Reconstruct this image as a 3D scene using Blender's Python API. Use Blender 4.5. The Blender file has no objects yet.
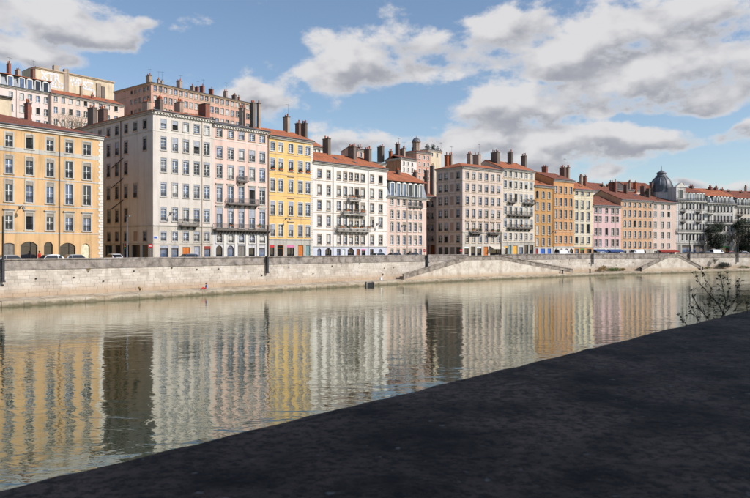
import bpy, bmesh, math, random
from mathutils import Vector, Matrix, noise as mnoise
R = math.radians
random.seed(7)
scene = bpy.context.scene
col = scene.collection

# ------------------------------------------------------------------ camera
F, EYE, HY = 700.0, 6.4, 249.0            # focal length in px of a 750 px wide frame, eye height above water
cam_data = bpy.data.cameras.new("camera")
cam_data.sensor_width = 36.0
cam_data.lens = F / 750.0 * 36.0
cam_data.clip_start, cam_data.clip_end = 0.05, 6000
cam_data.dof.use_dof = True
cam_data.dof.focus_distance = 125.0
cam_data.dof.aperture_fstop = 14.0
cam = bpy.data.objects.new("camera", cam_data)
cam.location = (0, 0, EYE)
cam.rotation_euler = (R(90), 0, 0)
col.objects.link(cam)
scene.camera = cam

# ------------------------------------------------------------------ sun + sky
SUN_EL = R(36)
SUN_AZ = math.atan2(0.95, -0.33)          # clockwise from +Y
sdir = Vector((math.sin(SUN_AZ) * math.cos(SUN_EL), math.cos(SUN_AZ) * math.cos(SUN_EL), math.sin(SUN_EL)))
sun_data = bpy.data.lights.new("sun", 'SUN')
sun_data.energy = 4.85
sun_data.angle = R(0.53)
sun_data.color = (1.0, 0.955, 0.90)
sun = bpy.data.objects.new("sun", sun_data)
sun.rotation_euler = sdir.to_track_quat('Z', 'Y').to_euler()
sun.location = (60, -20, 80)
col.objects.link(sun)

scene.view_settings.view_transform = 'Standard'
scene.view_settings.look = 'None'
scene.view_settings.gamma = 1.0
scene.view_settings.use_curve_mapping = False
scene.view_settings.exposure = 0.0
scene.render.engine = 'CYCLES'
scene.cycles.use_denoising = True
scene.cycles.max_bounces = 6
scene.cycles.sample_clamp_indirect = 4.0


class NT:
    """small helper to write shader graphs as expressions"""
    def __init__(s, tree):
        s.t = tree
        s.n = tree.nodes
        s.l = tree.links

    def _in(s, sock, v):
        if v is None:
            return
        if isinstance(v, bpy.types.NodeSocket):
            s.l.new(v, sock)
        else:
            sock.default_value = v

    def m(s, op, a, b=None, c=None, clamp=False):
        n = s.n.new('ShaderNodeMath')
        n.operation = op
        n.use_clamp = clamp
        for i, v in enumerate((a, b, c)):
            s._in(n.inputs[i], v)
        return n.outputs[0]

    def vm(s, op, a, b=None, scale=None):
        n = s.n.new('ShaderNodeVectorMath')
        n.operation = op
        s._in(n.inputs[0], a)
        s._in(n.inputs[1], b)
        if scale is not None:
            s._in(n.inputs['Scale'], scale)
        return n.outputs[0]

    def noise(s, vec, scale, detail=4, rough=0.5, dist=0.0, color=False):
        n = s.n.new('ShaderNodeTexNoise')
        s._in(n.inputs['Vector'], vec)
        n.inputs['Scale'].default_value = scale
        n.inputs['Detail'].default_value = detail
        n.inputs['Roughness'].default_value = rough
        n.inputs['Distortion'].default_value = dist
        return n.outputs[1 if color else 0]

    def ramp(s, fac, a, b, smooth=True):
        n = s.n.new('ShaderNodeMapRange')
        n.interpolation_type = 'SMOOTHSTEP' if smooth else 'LINEAR'
        s._in(n.inputs[0], fac)
        n.inputs[1].default_value = a
        n.inputs[2].default_value = b
        return n.outputs[0]

    def mix(s, fac, a, b, mode='MIX'):
        n = s.n.new('ShaderNodeMix')
        n.data_type = 'RGBA'
        n.blend_type = mode
        s._in(n.inputs['Factor'], fac)
        for k, v in ((6, a), (7, b)):
            if isinstance(v, tuple) and len(v) == 3:
                v = v + (1,)
            s._in(n.inputs[k], v)
        return n.outputs[2]

    def sep(s, v):
        n = s.n.new('ShaderNodeSeparateXYZ')
        s._in(n.inputs[0], v)
        return n.outputs

    def comb(s, x, y, z):
        n = s.n.new('ShaderNodeCombineXYZ')
        for i, v in enumerate((x, y, z)):
            s._in(n.inputs[i], v)
        return n.outputs[0]


world = bpy.data.worlds.new("World")
scene.world = world
world.use_nodes = True
W = NT(world.node_tree)
W.n.clear()
w_out = W.n.new('ShaderNodeOutputWorld')
w_bg = W.n.new('ShaderNodeBackground')
w_bg.inputs['Strength'].default_value = 0.125
sky = W.n.new('ShaderNodeTexSky')
sky.sky_type = 'NISHITA'
sky.sun_disc = False
sky.sun_elevation = SUN_EL
sky.sun_rotation = SUN_AZ
sky.altitude = 200
sky.air_density = 1.0
sky.dust_density = 0.5
sky.ozone_density = 2.0
dirv = W.n.new('ShaderNodeTexCoord').outputs['Generated']

# cloud banks: (px, py, rx, ry, weight) in the 750x498 frame, turned into azimuth / elevation
CLOUDS = [(690, 22, 100, 30, .54), (610, 40, 70, 24, .48), (720, 66, 80, 20, .48), (560, 62, 60, 20, .46), (500, 24, 52, 14, .44), (505, 50, 44, 14, .40),
          (382, 52, 62, 19, .56), (335, 72, 46, 14, .52), (432, 66, 40, 14, .46), (600, 100, 110, 20, .54), (500, 112, 56, 18, .52), (700, 98, 70, 15, .46),
          (560, 138, 80, 13, .50), (470, 140, 46, 12, .46), (655, 142, 66, 11, .56), (540, 162, 90, 10, .48), (440, 150, 30, 8, .42),
          (246, 97, 44, 17, .62), (40, 8, 80, 24, .58), (118, 38, 56, 9, .50), (150, 26, 24, 6, .40), (3, 50, 40, 17, .56), (58, 58, 46, 9, .42), (748, 130, 26, 12, .58),
          (738, 186, 40, 8, .56), (338, 148, 40, 9, .50), (320, 37, 18, 9, .46), (600, 170, 24, 6, .48), (690, 186, 40, 5, .42), (290, 128, 22, 6, .40),
          (215, 60, 80, 28, -.22), (447, 98, 20, 12, -.34), (640, 122, 70, 5, -.30), (455, 36, 18, 12, -.22), (565, 82, 50, 4, -.16), (650, 62, 50, 5, -.14), (725, 116, 40, 7, -.28), (410, 118, 30, 16, -.26), (690, 164, 60, 9, -.24)]


def cloud_density(vec, banks, det):
    x, y, z = W.sep(vec)
    ae = W.comb(W.m('ARCTAN2', x, y), W.m('ARCSINE', z), 0.0)
    wn = W.noise(vec, 11.0, 2, .5, color=True)
    ae = W.vm('ADD', ae, W.vm('MULTIPLY', W.vm('SUBTRACT', wn, (.5, .5, .5)), (.075, .05, 0)))
    tot, up = -.245, 0.0
    for px, py, rx, ry, wt in banks:
        a0 = math.atan((px - 375) / F)
        e0 = math.atan((HY - py) / F * math.cos(a0))
        ra, re = rx / F * math.cos(a0) ** 2, ry / F * math.cos(a0)
        n = W.n.new('ShaderNodeVectorMath')
        n.operation = 'MULTIPLY_ADD'
        W._in(n.inputs[0], ae)
        n.inputs[1].default_value = (1 / ra, 1 / re, 0)
        n.inputs[2].default_value = (-a0 / ra, -e0 / re, 0)
        dt = W.n.new('ShaderNodeVectorMath')
        dt.operation = 'DOT_PRODUCT'
        W.l.new(n.outputs[0], dt.inputs[0])
        W.l.new(n.outputs[0], dt.inputs[1])
        g = W.m('MULTIPLY', W.m('POWER', .42, dt.outputs['Value']), wt)
        tot = W.m('ADD', g, tot)
        if wt > 0:
            dv = W.n.new('ShaderNodeVectorMath')
            dv.operation = 'DOT_PRODUCT'
            W.l.new(n.outputs[0], dv.inputs[0])
            dv.inputs[1].default_value = (-.25, 1, 0)
            up = W.m('MULTIPLY_ADD', g, dv.outputs['Value'], up)
    sv = W.vm('MULTIPLY', vec, (1, 1, 1.7))
    fbm = W.noise(sv, 13.0, det, .60, .1)
    return W.m('ADD', W.m('MINIMUM', tot, .26), W.m('MULTIPLY', W.m('SUBTRACT', fbm, .5), 1.75)), up


d0, upv = cloud_density(dirv, CLOUDS, 8)


def soft(vec):
    return W.noise(W.vm('MULTIPLY', vec, (1, 1, 1.7)), 13.0, 4, .5, .1)


mask = W.ramp(d0, -.13, .20)
dz = W.m('SUBTRACT', soft(dirv), soft(W.vm('ADD', dirv, (-0.010, 0.0, 0.022))))
lit = W.ramp(W.m('ADD', W.m('ADD', W.m('MULTIPLY', dz, 1.6), W.m('MULTIPLY', upv, .75)), .0), -.32, .26)
thick = W.ramp(d0, -.02, .30)
shade = W.m('MULTIPLY', W.m('ADD', .10, W.m('MULTIPLY', thick, .90)), W.m('SUBTRACT', 1.0, lit))
ccol = W.mix(shade, (5.9, 5.85, 5.95), (2.95, 3.02, 3.42))
skyc = W.mix(1.0, sky.outputs[0], (1.14, 1.11, 1.09), 'MULTIPLY')
fin = W.mix(W.m('MULTIPLY', mask, .97), skyc, ccol)
W.l.new(fin, w_bg.inputs['Color'])
W.l.new(w_bg.outputs[0], w_out.inputs['Surface'])
world.cycles.sampling_method = 'NONE'

# ------------------------------------------------------------------ materials


def lin(c):
    return tuple((v / 255 / 12.92 if v <= 10 else ((v / 255 + .055) / 1.055) ** 2.4) for v in c)


MATS = {}


def new_mat(name):
    m = bpy.data.materials.new(name)
    m.use_nodes = True
    t = NT(m.node_tree)
    b = t.n['Principled BSDF']
    MATS[name] = m
    return m, t, b


def pos(t):
    return t.n.new('ShaderNodeNewGeometry').outputs['Position']


def bump(t, b, h, dist, strength=1.0):
    n = t.n.new('ShaderNodeBump')
    n.inputs['Strength'].default_value = strength
    n.inputs['Distance'].default_value = dist
    t.l.new(h, n.inputs['Height'])
    t.l.new(n.outputs[0], b.inputs['Normal'])


def stucco(name, rgb, stain=.16, rough=.88):
    """painted render: blotches, faint vertical streaks and a grain"""
    m, t, b = new_mat(name)
    c = tuple(v * .90 for v in lin(rgb))
    p = pos(t)
    blot = t.noise(p, .35, 6, .62)
    st = t.noise(t.vm('MULTIPLY', p, (1.6, 1.6, .10)), 1.0, 5, .6)
    fine = t.noise(p, 7.0, 4, .6)
    f = t.m('ADD', t.m('MULTIPLY', t.ramp(blot, .38, .72), .50), t.m('MULTIPLY', t.ramp(st, .46, .70), .70))
    dark = tuple(v * (1 - min(.5, stain * 2.2)) * k for v, k in zip(c, (1.0, .98, .95)))
    cc = t.mix(f, c + (1,), dark + (1,))
    cc = t.mix(t.m('MULTIPLY', t.ramp(fine, .4, .7), .10), cc, tuple(v * .72 for v in c) + (1,))
    t.l.new(cc, b.inputs['Base Color'])
    b.inputs['Roughness'].default_value = rough
    b.inputs['Specular IOR Level'].default_value = .25
    bump(t, b, fine, .02, .5)
    return m


def plain(name, rgb, rough=.6, metal=0.0, spec=.4, var=.12, scale=3.0):
    m, t, b = new_mat(name)
    c = lin(rgb)
    n = t.noise(pos(t), scale, 4, .6)
    cc = t.mix(t.ramp(n, .35, .7), c + (1,), tuple(v * (1 - var * 2) for v in c) + (1,))
    t.l.new(cc, b.inputs['Base Color'])
    b.inputs['Roughness'].default_value = rough
    b.inputs['Metallic'].default_value = metal
    b.inputs['Specular IOR Level'].default_value = spec
    return m


def tile_mat(name, a, bcol, moss):
    """clay roof tiles: rows of half-round tiles with colour changing from tile to tile"""
    m, t, b = new_mat(name)
    tc = t.n.new('ShaderNodeTexCoord').outputs['Object']
    x, y, z = t.sep(tc)
    cell = t.comb(t.m('FLOOR', t.m('MULTIPLY', x, 4.5)), t.m('FLOOR', t.m('MULTIPLY', y, 3.0)), 0.0)
    wn = t.n.new('ShaderNodeTexWhiteNoise')
    t.l.new(cell, wn.inputs['Vector'])
    c = t.mix(wn.outputs['Value'], lin(a) + (1,), lin(bcol) + (1,))
    big = t.noise(tc, .5, 5, .65)
    c = t.mix(t.m('MULTIPLY', t.ramp(big, .42, .70), .65), c, lin(moss) + (1,))
    t.l.new(c, b.inputs['Base Color'])
    b.inputs['Roughness'].default_value = .9
    b.inputs['Specular IOR Level'].default_value = .2
    h = t.m('ABSOLUTE', t.m('SINE', t.m('MULTIPLY', x, 4.5 * math.pi)))
    h2 = t.m('FRACT', t.m('MULTIPLY', y, 3.0))
    bump(t, b, t.m('ADD', h, t.m('MULTIPLY', h2, .4)), .06, .8)
    return m


def glass(name, rgb, rough=.06, spec=.6, coat=.3):
    m, t, b = new_mat(name)
    n = t.noise(pos(t), 1.3, 3, .5)
    c = lin(rgb)
    cc = t.mix(t.ramp(n, .3, .7), c + (1,), tuple(v * .55 for v in c) + (1,))
    t.l.new(cc, b.inputs['Base Color'])
    b.inputs['Roughness'].default_value = rough
    b.inputs['Specular IOR Level'].default_value = spec
    b.inputs['Coat Weight'].default_value = coat
    b.inputs['Coat Roughness'].default_value = .03
    return m


def brick_mat(name, a, bc):
    m, t, b = new_mat(name)
    p = pos(t)
    x, y, z = t.sep(p)
    br = t.n.new('ShaderNodeTexBrick')
    t.l.new(t.comb(t.m('ADD', x, y), z, 0.0), br.inputs['Vector'])
    br.inputs['Scale'].default_value = 4.0
    br.inputs['Color1'].default_value = lin(a) + (1,)
    br.inputs['Color2'].default_value = lin(bc) + (1,)
    br.inputs['Mortar'].default_value = (.22, .19, .16, 1)
    br.inputs['Mortar Size'].default_value = .015
    n = t.noise(p, 1.3, 5, .65)
    c = t.mix(t.m('MULTIPLY', t.ramp(n, .42, .7), .6), br.outputs['Color'], (.10, .085, .075, 1))
    t.l.new(c, b.inputs['Base Color'])
    b.inputs['Roughness'].default_value = .92
    return m


def stone(name, rgb, dark, scale=1.2, tone=False, low=None, bdist=.03, rough=.9):
    """weathered limestone; `tone` reads a per-piece face attribute, `low` stains the bottom metre above the water"""
    m, t, b = new_mat(name)
    p = pos(t)
    n1 = t.noise(p, scale, 7, .65)
    n2 = t.noise(p, scale * 7, 5, .65)
    st = t.noise(t.vm('MULTIPLY', p, (1.2, 1.2, .12)), .9, 5, .6)
    c = t.mix(t.ramp(n1, .38, .70), lin(rgb) + (1,), lin(dark) + (1,))
    c = t.mix(t.m('MULTIPLY', t.ramp(st, .50, .74), .55), c, lin(dark) + (1,))
    c = t.mix(t.m('MULTIPLY', t.ramp(n2, .52, .75), .5), c, tuple(v * .6 for v in lin(dark)) + (1,))
    if tone:
        lp = t.noise(t.vm('MULTIPLY', p, (1, 1, 1.8)), .45, 5, .7)
        c = t.mix(t.m('MULTIPLY', t.ramp(lp, .54, .68), .6), c, tuple(min(.8, v * 1.12) for v in lin((rgb[0], rgb[1] + 4, rgb[2] + 12))) + (1,))
        at = t.n.new('ShaderNodeAttribute')
        at.attribute_name = 'tone'
        k = t.m('ADD', .86, t.m('MULTIPLY', at.outputs['Fac'], .20))
        c = t.mix(1.0, c, t.comb(k, t.m('MULTIPLY', k, .985), t.m('MULTIPLY', k, .96)), 'MULTIPLY')
    if low:
        z = t.sep(p)[2]
        zz = t.m('ADD', z, t.m('MULTIPLY', t.m('SUBTRACT', n1, .5), 1.6))
        c = t.mix(t.m('MULTIPLY', t.ramp(zz, low[1], low[0]), .75), c, lin(low[2]) + (1,))
    t.l.new(c, b.inputs['Base Color'])
    b.inputs['Roughness'].default_value = rough
    b.inputs['Specular IOR Level'].default_value = .2
    bump(t, b, t.m('ADD', n1, t.m('MULTIPLY', n2, .5)), bdist, .8)
    return m


# painted facades
stucco('wall_apricot', (217, 178, 131))
stucco('wall_white', (214, 204, 194), .10)
stucco('wall_taupe', (216, 202, 190), .12)
stucco('wall_pink', (228, 197, 184), .10)
stucco('wall_yellow', (228, 190, 124), .10)
stucco('wall_bright', (230, 224, 217), .08)
stucco('wall_palepink', (224, 196, 181), .10)
stucco('wall_beige', (216, 198, 186), .12)
stucco('wall_cream', (218, 204, 186), .12)
stucco('wall_ochre', (196, 150, 98), .18)
stucco('wall_orange', (212, 158, 110), .14)
stucco('wall_ivory', (224, 208, 176), .14)
stucco('wall_rose', (222, 186, 185), .10)
stucco('wall_peach', (216, 172, 136), .12)
stucco('wall_shell', (224, 200, 186), .10)
stucco('wall_haussmann', (206, 202, 198), .22)
stucco('wall_salmon', (214, 170, 152), .16)
stucco('wall_hillpink', (226, 208, 202), .12)
stucco('wall_hillcream', (222, 204, 176), .18)
stucco('wall_brown', (190, 144, 112), .2)
stucco('base_grey', (190, 184, 174), .2)
stucco('base_lightgrey', (206, 204, 204), .14)
stucco('base_lilac', (206, 208, 220), .1)
stucco('base_stone', (206, 196, 182), .18)
stucco('trim_grey', (196, 190, 180), .16)
stucco('trim_light', (222, 216, 206), .10)
stucco('trim_white', (232, 230, 224), .06)
stucco('trim_tan', (200, 178, 154), .14)
stucco('trim_dark', (120, 112, 104), .2)
stucco('blank_shutter', (176, 150, 132), .15)
tile_mat('tile_orange', (186, 116, 82), (154, 90, 64), (124, 84, 66))
tile_mat('tile_brown', (146, 90, 72), (116, 72, 60), (94, 72, 62))
tile_mat('tile_grey', (112, 100, 94), (92, 84, 80), (76, 70, 66))
plain('zinc', (96, 100, 108), .45, .3, .5, .2, 1.5)
plain('mansard_slate', (122, 128, 138), .5, 0, .5, .2, 1.5)
plain('dome_slate', (104, 106, 112), .5, .1, .5, .25, .8)
glass('glass_dark', (34, 38, 46))
glass('glass_blue', (96, 112, 140))
glass('glass_grey', (120, 124, 132))
glass('glass_curtain', (190, 188, 184), .15)
glass('open_dark', (16, 15, 16), .5, .2, 0)  # near-black sheet for open windows, the room's shade put into its colour
plain('sash_white', (225, 222, 216), .5)
plain('sash_grey', (150, 150, 152), .5)
plain('sash_dark', (62, 56, 52), .5)
plain('lambrequin_grey', (160, 164, 174), .6)
plain('lambrequin_tan', (150, 140, 126), .6)
plain('iron', (44, 42, 44), .5, .4)
plain('iron_grey', (98, 96, 98), .5, .3)
plain('pipe', (204, 184, 164), .6)
plain('pipe_dark', (110, 92, 78), .6)
plain('door_orange', (198, 112, 40), .5)
plain('door_wood', (140, 78, 40), .5)
plain('door_blue', (58, 104, 190), .45)
plain('door_grey', (122, 116, 108), .6)
plain('door_cream', (216, 208, 178), .6)
plain('door_red', (150, 46, 38), .5)
plain('door_white', (220, 224, 224), .5)
plain('door_teal', (120, 150, 150), .5)
plain('door_yellow', (232, 176, 66), .5)
plain('awning_blue', (44, 70, 120), .8)
plain('awning_red', (140, 44, 36), .8)
plain('awning_beige', (206, 196, 182), .8)
plain('sign_red', (200, 34, 40), .5)
plain('sign_white', (236, 236, 236), .5)
plain('sign_blue', (60, 90, 170), .5)
plain('sign_pink', (210, 120, 160), .5)
plain('sign_green', (60, 140, 70), .5)
plain('graffiti_white', (222, 220, 222), .7, 0, .3, .22, 1.5)
plain('terracotta', (172, 98, 66), .9, 0, .2, .25)
plain('pole_dark', (58, 58, 62), .5, .3)
plain('pole_grey', (136, 142, 152), .5, .3)
plain('bollard_iron', (40, 38, 38), .7, .2)
brick_mat('brick_red', (150, 78, 54), (120, 62, 46))
brick_mat('brick_dark', (112, 78, 66), (84, 62, 54))
stucco('chimney_stone', (176, 158, 142), .3)
stucco('chimney_grey', (120, 110, 102), .3)
stone('quay_stone', (200, 191, 180), (166, 154, 142), .35, True, (.8, 2.3, (166, 140, 112)))
stone('mortar', (186, 174, 162), (146, 132, 120), .8, False, (.8, 2.2, (146, 124, 100)))
stone('parapet_stone', (160, 150, 142), (102, 94, 88), .9, True, None)
stone('ledge_stone', (184, 172, 154), (146, 130, 110), .7, True, (.05, .50, (72, 66, 40)))
stone('stair_stone', (206, 196, 182), (166, 150, 134), .6, False, (.7, 1.7, (168, 144, 116)))
stone('stair_coping', (158, 146, 134), (100, 90, 82), .9)
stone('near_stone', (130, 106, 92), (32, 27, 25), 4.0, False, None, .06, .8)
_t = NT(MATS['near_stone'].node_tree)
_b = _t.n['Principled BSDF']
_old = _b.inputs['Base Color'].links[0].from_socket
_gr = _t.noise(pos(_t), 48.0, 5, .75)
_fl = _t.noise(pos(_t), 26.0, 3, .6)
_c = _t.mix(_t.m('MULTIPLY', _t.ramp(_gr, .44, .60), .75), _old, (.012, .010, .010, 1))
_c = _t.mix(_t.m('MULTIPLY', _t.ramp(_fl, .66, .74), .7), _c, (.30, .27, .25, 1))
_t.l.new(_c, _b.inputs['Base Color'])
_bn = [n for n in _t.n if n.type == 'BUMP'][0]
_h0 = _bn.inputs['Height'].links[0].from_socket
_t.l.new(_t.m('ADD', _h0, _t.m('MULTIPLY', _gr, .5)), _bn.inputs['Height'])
stone('pavement_stone', (160, 154, 146), (126, 120, 112), .5)
stone('asphalt', (66, 66, 68), (50, 50, 52), .8)
stone('earth', (112, 104, 80), (84, 84, 56), .1)
plain('car_glass', (24, 28, 32), .08, 0, .7)
plain('tyre', (22, 22, 22), .9)
plain('rim', (150, 152, 156), .35, .6)
plain('lamp_red', (190, 24, 22), .3)
plain('lamp_clear', (220, 222, 224), .2)
plain('skin', (206, 160, 136), .6)
plain('cloth_red', (186, 44, 38), .85)
plain('cloth_blue', (84, 130, 200), .85)
plain('cloth_dark', (48, 50, 60), .85)
plain('hair', (52, 38, 30), .8)
for nm, c in (('silver', (176, 180, 186)), ('white', (230, 232, 234)), ('black', (30, 32, 36)), ('blue', (56, 70, 98)), ('red', (160, 34, 32)), ('grey', (96, 100, 106))):
    m = plain('paint_' + nm, c, .3, .1, .5, .03)
    m.node_tree.nodes['Principled BSDF'].inputs['Coat Weight'].default_value = .6


def leaf_mat(name, a, b_, trans=.25):
    m, t, b = new_mat(name)
    at = t.n.new('ShaderNodeAttribute')
    at.attribute_name = 'tone'
    t.l.new(t.mix(at.outputs['Fac'], lin(a) + (1,), lin(b_) + (1,)), b.inputs['Base Color'])
    b.inputs['Roughness'].default_value = .65
    b.inputs['Specular IOR Level'].default_value = .25


leaf_mat('leaf_dark', (26, 33, 25), (52, 62, 42))
leaf_mat('leaf_green', (60, 82, 38), (104, 118, 58))
leaf_mat('leaf_dry', (128, 104, 58), (168, 140, 84))
leaf_mat('leaf_near', (40, 42, 30), (92, 84, 58))
plain('bark', (92, 78, 66), .95, 0, .2, .3)
plain('bark_pale', (160, 140, 116), .95, 0, .2, .3)
plain('stem_near', (44, 40, 40), .9, 0, .2, .2)

# water
mw, t, b = new_mat('water')
p = pos(t)
b.inputs['Base Color'].default_value = lin((36, 48, 28)) + (1,)
b.inputs['Roughness'].default_value = .03
b.inputs['IOR'].default_value = 1.9
rot = t.n.new('ShaderNodeMapping')
rot.inputs['Rotation'].default_value = (0, 0, R(-8))
rot.inputs['Scale'].default_value = (.62, 1.0, 1.0)
t.l.new(p, rot.inputs['Vector'])
v1 = rot.outputs[0]
wa = t.noise(v1, .95, 3, .5, .6)
wb = t.noise(v1, 3.6, 3, .55, .4)
wc = t.noise(v1, .18, 3, .5, .8)
patch = t.ramp(t.noise(t.vm('MULTIPLY', p, (.03, .07, 1)), 1.0, 3, .6), .36, .66)
amp = t.m('ADD', .55, t.m('MULTIPLY', patch, .75))
hh = t.m('ADD', t.m('MULTIPLY', wa, 1.7), t.m('MULTIPLY', wb, .24))
hh = t.m('ADD', t.m('MULTIPLY', hh, amp), t.m('MULTIPLY', wc, 1.2))
bump(t, b, hh, .016, 1.0)
b.inputs['Coat Weight'].default_value = .5
b.inputs['Coat IOR'].default_value = 1.7
b.inputs['Coat Tint'].default_value = (.90, .96, .82, 1)
b.inputs['Specular Tint'].default_value = (.94, 1.0, .87, 1)
b.inputs['Coat Roughness'].default_value = .03
t.l.new([n for n in t.n if n.type == 'BUMP'][0].outputs[0], b.inputs['Coat Normal'])

# ------------------------------------------------------------------ mesh helpers


class MB:
    def __init__(s):
        s.v, s.f, s.t = [], [], []

    def add(s, vs, fs, T=None, tone=None):
        o = len(s.v)
        if T is not None:
            vs = [T(*q) if callable(T) else (T @ Vector(q)) for q in vs]
        s.v += [tuple(q) for q in vs]
        s.f += [tuple(i + o for i in f) for f in fs]
        if tone is not None:
            s.t += [tone] * len(fs)
        return s

    def box(s, x0, x1, y0, y1, z0, z1, T=None, tone=None):
        vs = [(x0, y0, z0), (x1, y0, z0), (x1, y1, z0), (x0, y1, z0), (x0, y0, z1), (x1, y0, z1), (x1, y1, z1), (x0, y1, z1)]
        return s.add(vs, [(0, 3, 2, 1), (4, 5, 6, 7), (0, 1, 5, 4), (1, 2, 6, 5), (2, 3, 7, 6), (3, 0, 4, 7)], T, tone)

    def quad(s, a, b, c, d, T=None, tone=None):
        return s.add([a, b, c, d], [(0, 1, 2, 3)], T, tone)

    def poly(s, pts, T=None, tone=None):
        return s.add(list(pts), [tuple(range(len(pts)))], T, tone)

    def slab(s, pts, th, T=None):
        n = len(pts)
        vs = list(pts) + [(x, y, z - th) for x, y, z in pts]
        fs = [tuple(range(n)), tuple(range(2 * n - 1, n - 1, -1))] + [(i, i + n, (i + 1) % n + n, (i + 1) % n) for i in range(n)]
        return s.add(vs, fs, T)

    def tube(s, pts, rads, n=6, cap=True, tone=None):
        pts = [Vector(q) for q in pts]
        if not hasattr(rads, '__len__'):
            rads = [rads] * len(pts)
        vs, fs = [], []
        for i, q in enumerate(pts):
            d = (pts[min(i + 1, len(pts) - 1)] - pts[max(i - 1, 0)]).normalized()
            a = d.orthogonal().normalized() if abs(d.z) < .99 else Vector((1, 0, 0))
            if abs(d.z) < .99:
                a = d.cross(Vector((0, 0, 1))).normalized()
            bb = d.cross(a)
            for k in range(n):
                an = 2 * math.pi * k / n
                vs.append(tuple(q + (a * math.cos(an) + bb * math.sin(an)) * rads[i]))
        for i in range(len(pts) - 1):
            for k in range(n):
                k2 = (k + 1) % n
                fs.append((i * n + k, i * n + k2, (i + 1) * n + k2, (i + 1) * n + k))
        if cap:
            fs.append(tuple(range(n - 1, -1, -1)))
            fs.append(tuple(range((len(pts) - 1) * n, len(pts) * n)))
        return s.add(vs, fs, None, tone)

    def lathe(s, prof, n=12, T=None):
        vs, fs = [], []
        for r, z in prof:
            for k in range(n):
                an = 2 * math.pi * k / n
                vs.append((r * math.cos(an), r * math.sin(an), z))
        for i in range(len(prof) - 1):
            for k in range(n):
                k2 = (k + 1) % n
                fs.append((i * n + k, i * n + k2, (i + 1) * n + k2, (i + 1) * n + k))
        fs.append(tuple(range((len(prof) - 1) * n, len(prof) * n)))
        return s.add(vs, fs, T)

    def mesh(s, name, mat, smooth=False):
        me = bpy.data.meshes.new(name)
        me.from_pydata(s.v, [], s.f)
        if s.t and len(s.t) == len(s.f):
            at = me.attributes.new('tone', 'FLOAT', 'FACE')
            at.data.foreach_set('value', s.t)
        if smooth:
            me.polygons.foreach_set('use_smooth', [True] * len(me.polygons))
        me.materials.append(MATS[mat])
        me.update()
        return me

    def build(s, name, mat, parent=None, loc=(0, 0, 0), rz=0, smooth=False):
        return link(name, s.mesh(name, mat, smooth), parent, loc, rz)


def link(name, data, parent=None, loc=(0, 0, 0), rz=0):
    o = bpy.data.objects.new(name, data)
    col.objects.link(o)
    o.location = loc
    if rz:
        o.rotation_euler = (0, 0, rz)
    if parent is not None:
        o.parent = parent
    return o


def tag(o, label=None, cat=None, group=None, kind=None):
    if label:
        o['label'] = label
    if cat:
        o['category'] = cat
    if group:
        o['group'] = group
    if kind:
        o['kind'] = kind
    return o


def thing(name, label, cat, loc=(0, 0, 0), rz=0, group=None):
    return tag(link(name, None, None, loc, rz), label, cat, group)


# ------------------------------------------------------------------ the river bend: plan curve of the far waterline
STREET = 4.2
XB = 130.0


def q_y(x):
    xe = min(x, XB)
    return 76.8 + 1.235 * (xe + 41.1) - .0027 * (xe + 41.1) ** 2 + max(x - XB, 0) * (1.235 - .0054 * (XB + 41.1))


CUR = []          # (s, x, y, tx, ty)
_s, _px, _py = 0.0, None, None
for i in range(0, 1101):
    x = -150 + i * .5
    y = q_y(x)
    if _px is not None:
        _s += math.hypot(x - _px, y - _py)
    sl = (q_y(x + .25) - q_y(x - .25)) / .5
    L = math.hypot(1, sl)
    CUR.append((_s, x, y, 1 / L, sl / L))
    _px, _py = x, y
SMAX = CUR[-1][0]


def Qp(s, off=0.0):
    """point at arc length s along the waterline, `off` metres inland; also returns tangent angle"""
    lo, hi = 0, len(CUR) - 1
    while hi - lo > 1:
        mid = (lo + hi) // 2
        if CUR[mid][0] <= s:
            lo = mid
        else:
            hi = mid
    a, b2 = CUR[lo], CUR[hi]
    f = (s - a[0]) / (b2[0] - a[0])
    x, y, tx, ty = (a[k] + (b2[k] - a[k]) * f for k in (1, 2, 3, 4))
    return x - ty * off, y + tx * off, math.atan2(ty, tx)


def s_at(px, off):
    """arc length where the view column px meets the curve offset inland by off"""
    lo, hi = 0.0, SMAX
    for _ in range(50):
        mid = (lo + hi) / 2
        x, y, _a = Qp(mid, off)
        if 375 + F * x / y < px:
            lo = mid
        else:
            hi = mid
    return (lo + hi) / 2


def z_of(py, depth):
    return EYE + (HY - py) * depth / F


# ------------------------------------------------------------------ setting: water, ground, street, hill
def strip(name, mat, s0, s1, o0, o1, z, step=6.0, thick=None):
    mb = MB()
    n = max(2, int((s1 - s0) / step))
    for i in range(n):
        a, b2 = s0 + (s1 - s0) * i / n, s0 + (s1 - s0) * (i + 1) / n
        p0, p1, p2, p3 = Qp(a, o0), Qp(b2, o0), Qp(b2, o1), Qp(a, o1)
        if thick:
            mb.slab([(q[0], q[1], z) for q in (p0, p1, p2, p3)], thick)
        else:
            mb.quad(*[(q[0], q[1], z) for q in (p0, p1, p2, p3)])
    return tag(mb.build(name, mat), kind='structure')


mb = MB()
mb.quad((-700, -700, 0), (900, -700, 0), (900, 900, 0), (-700, 900, 0))
tag(mb.build('river', 'water'), kind='structure')
strip('far_pavement', 'pavement_stone', 0, SMAX, 3.4, 6.4, STREET + .12, thick=.4)
strip('road', 'asphalt', 0, SMAX, 6.38, 14.52, STREET, thick=.3)
strip('building_pavement', 'pavement_stone', 0, SMAX, 14.5, 19, STREET + .12, thick=.4)
strip('ground', 'earth', 0, SMAX, 18.9, 900, STREET + .05, step=20)


def sm(a, b2, x):
    f = max(0, min(1, (x - a) / (b2 - a)))
    return f * f * (3 - 2 * f)


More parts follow.
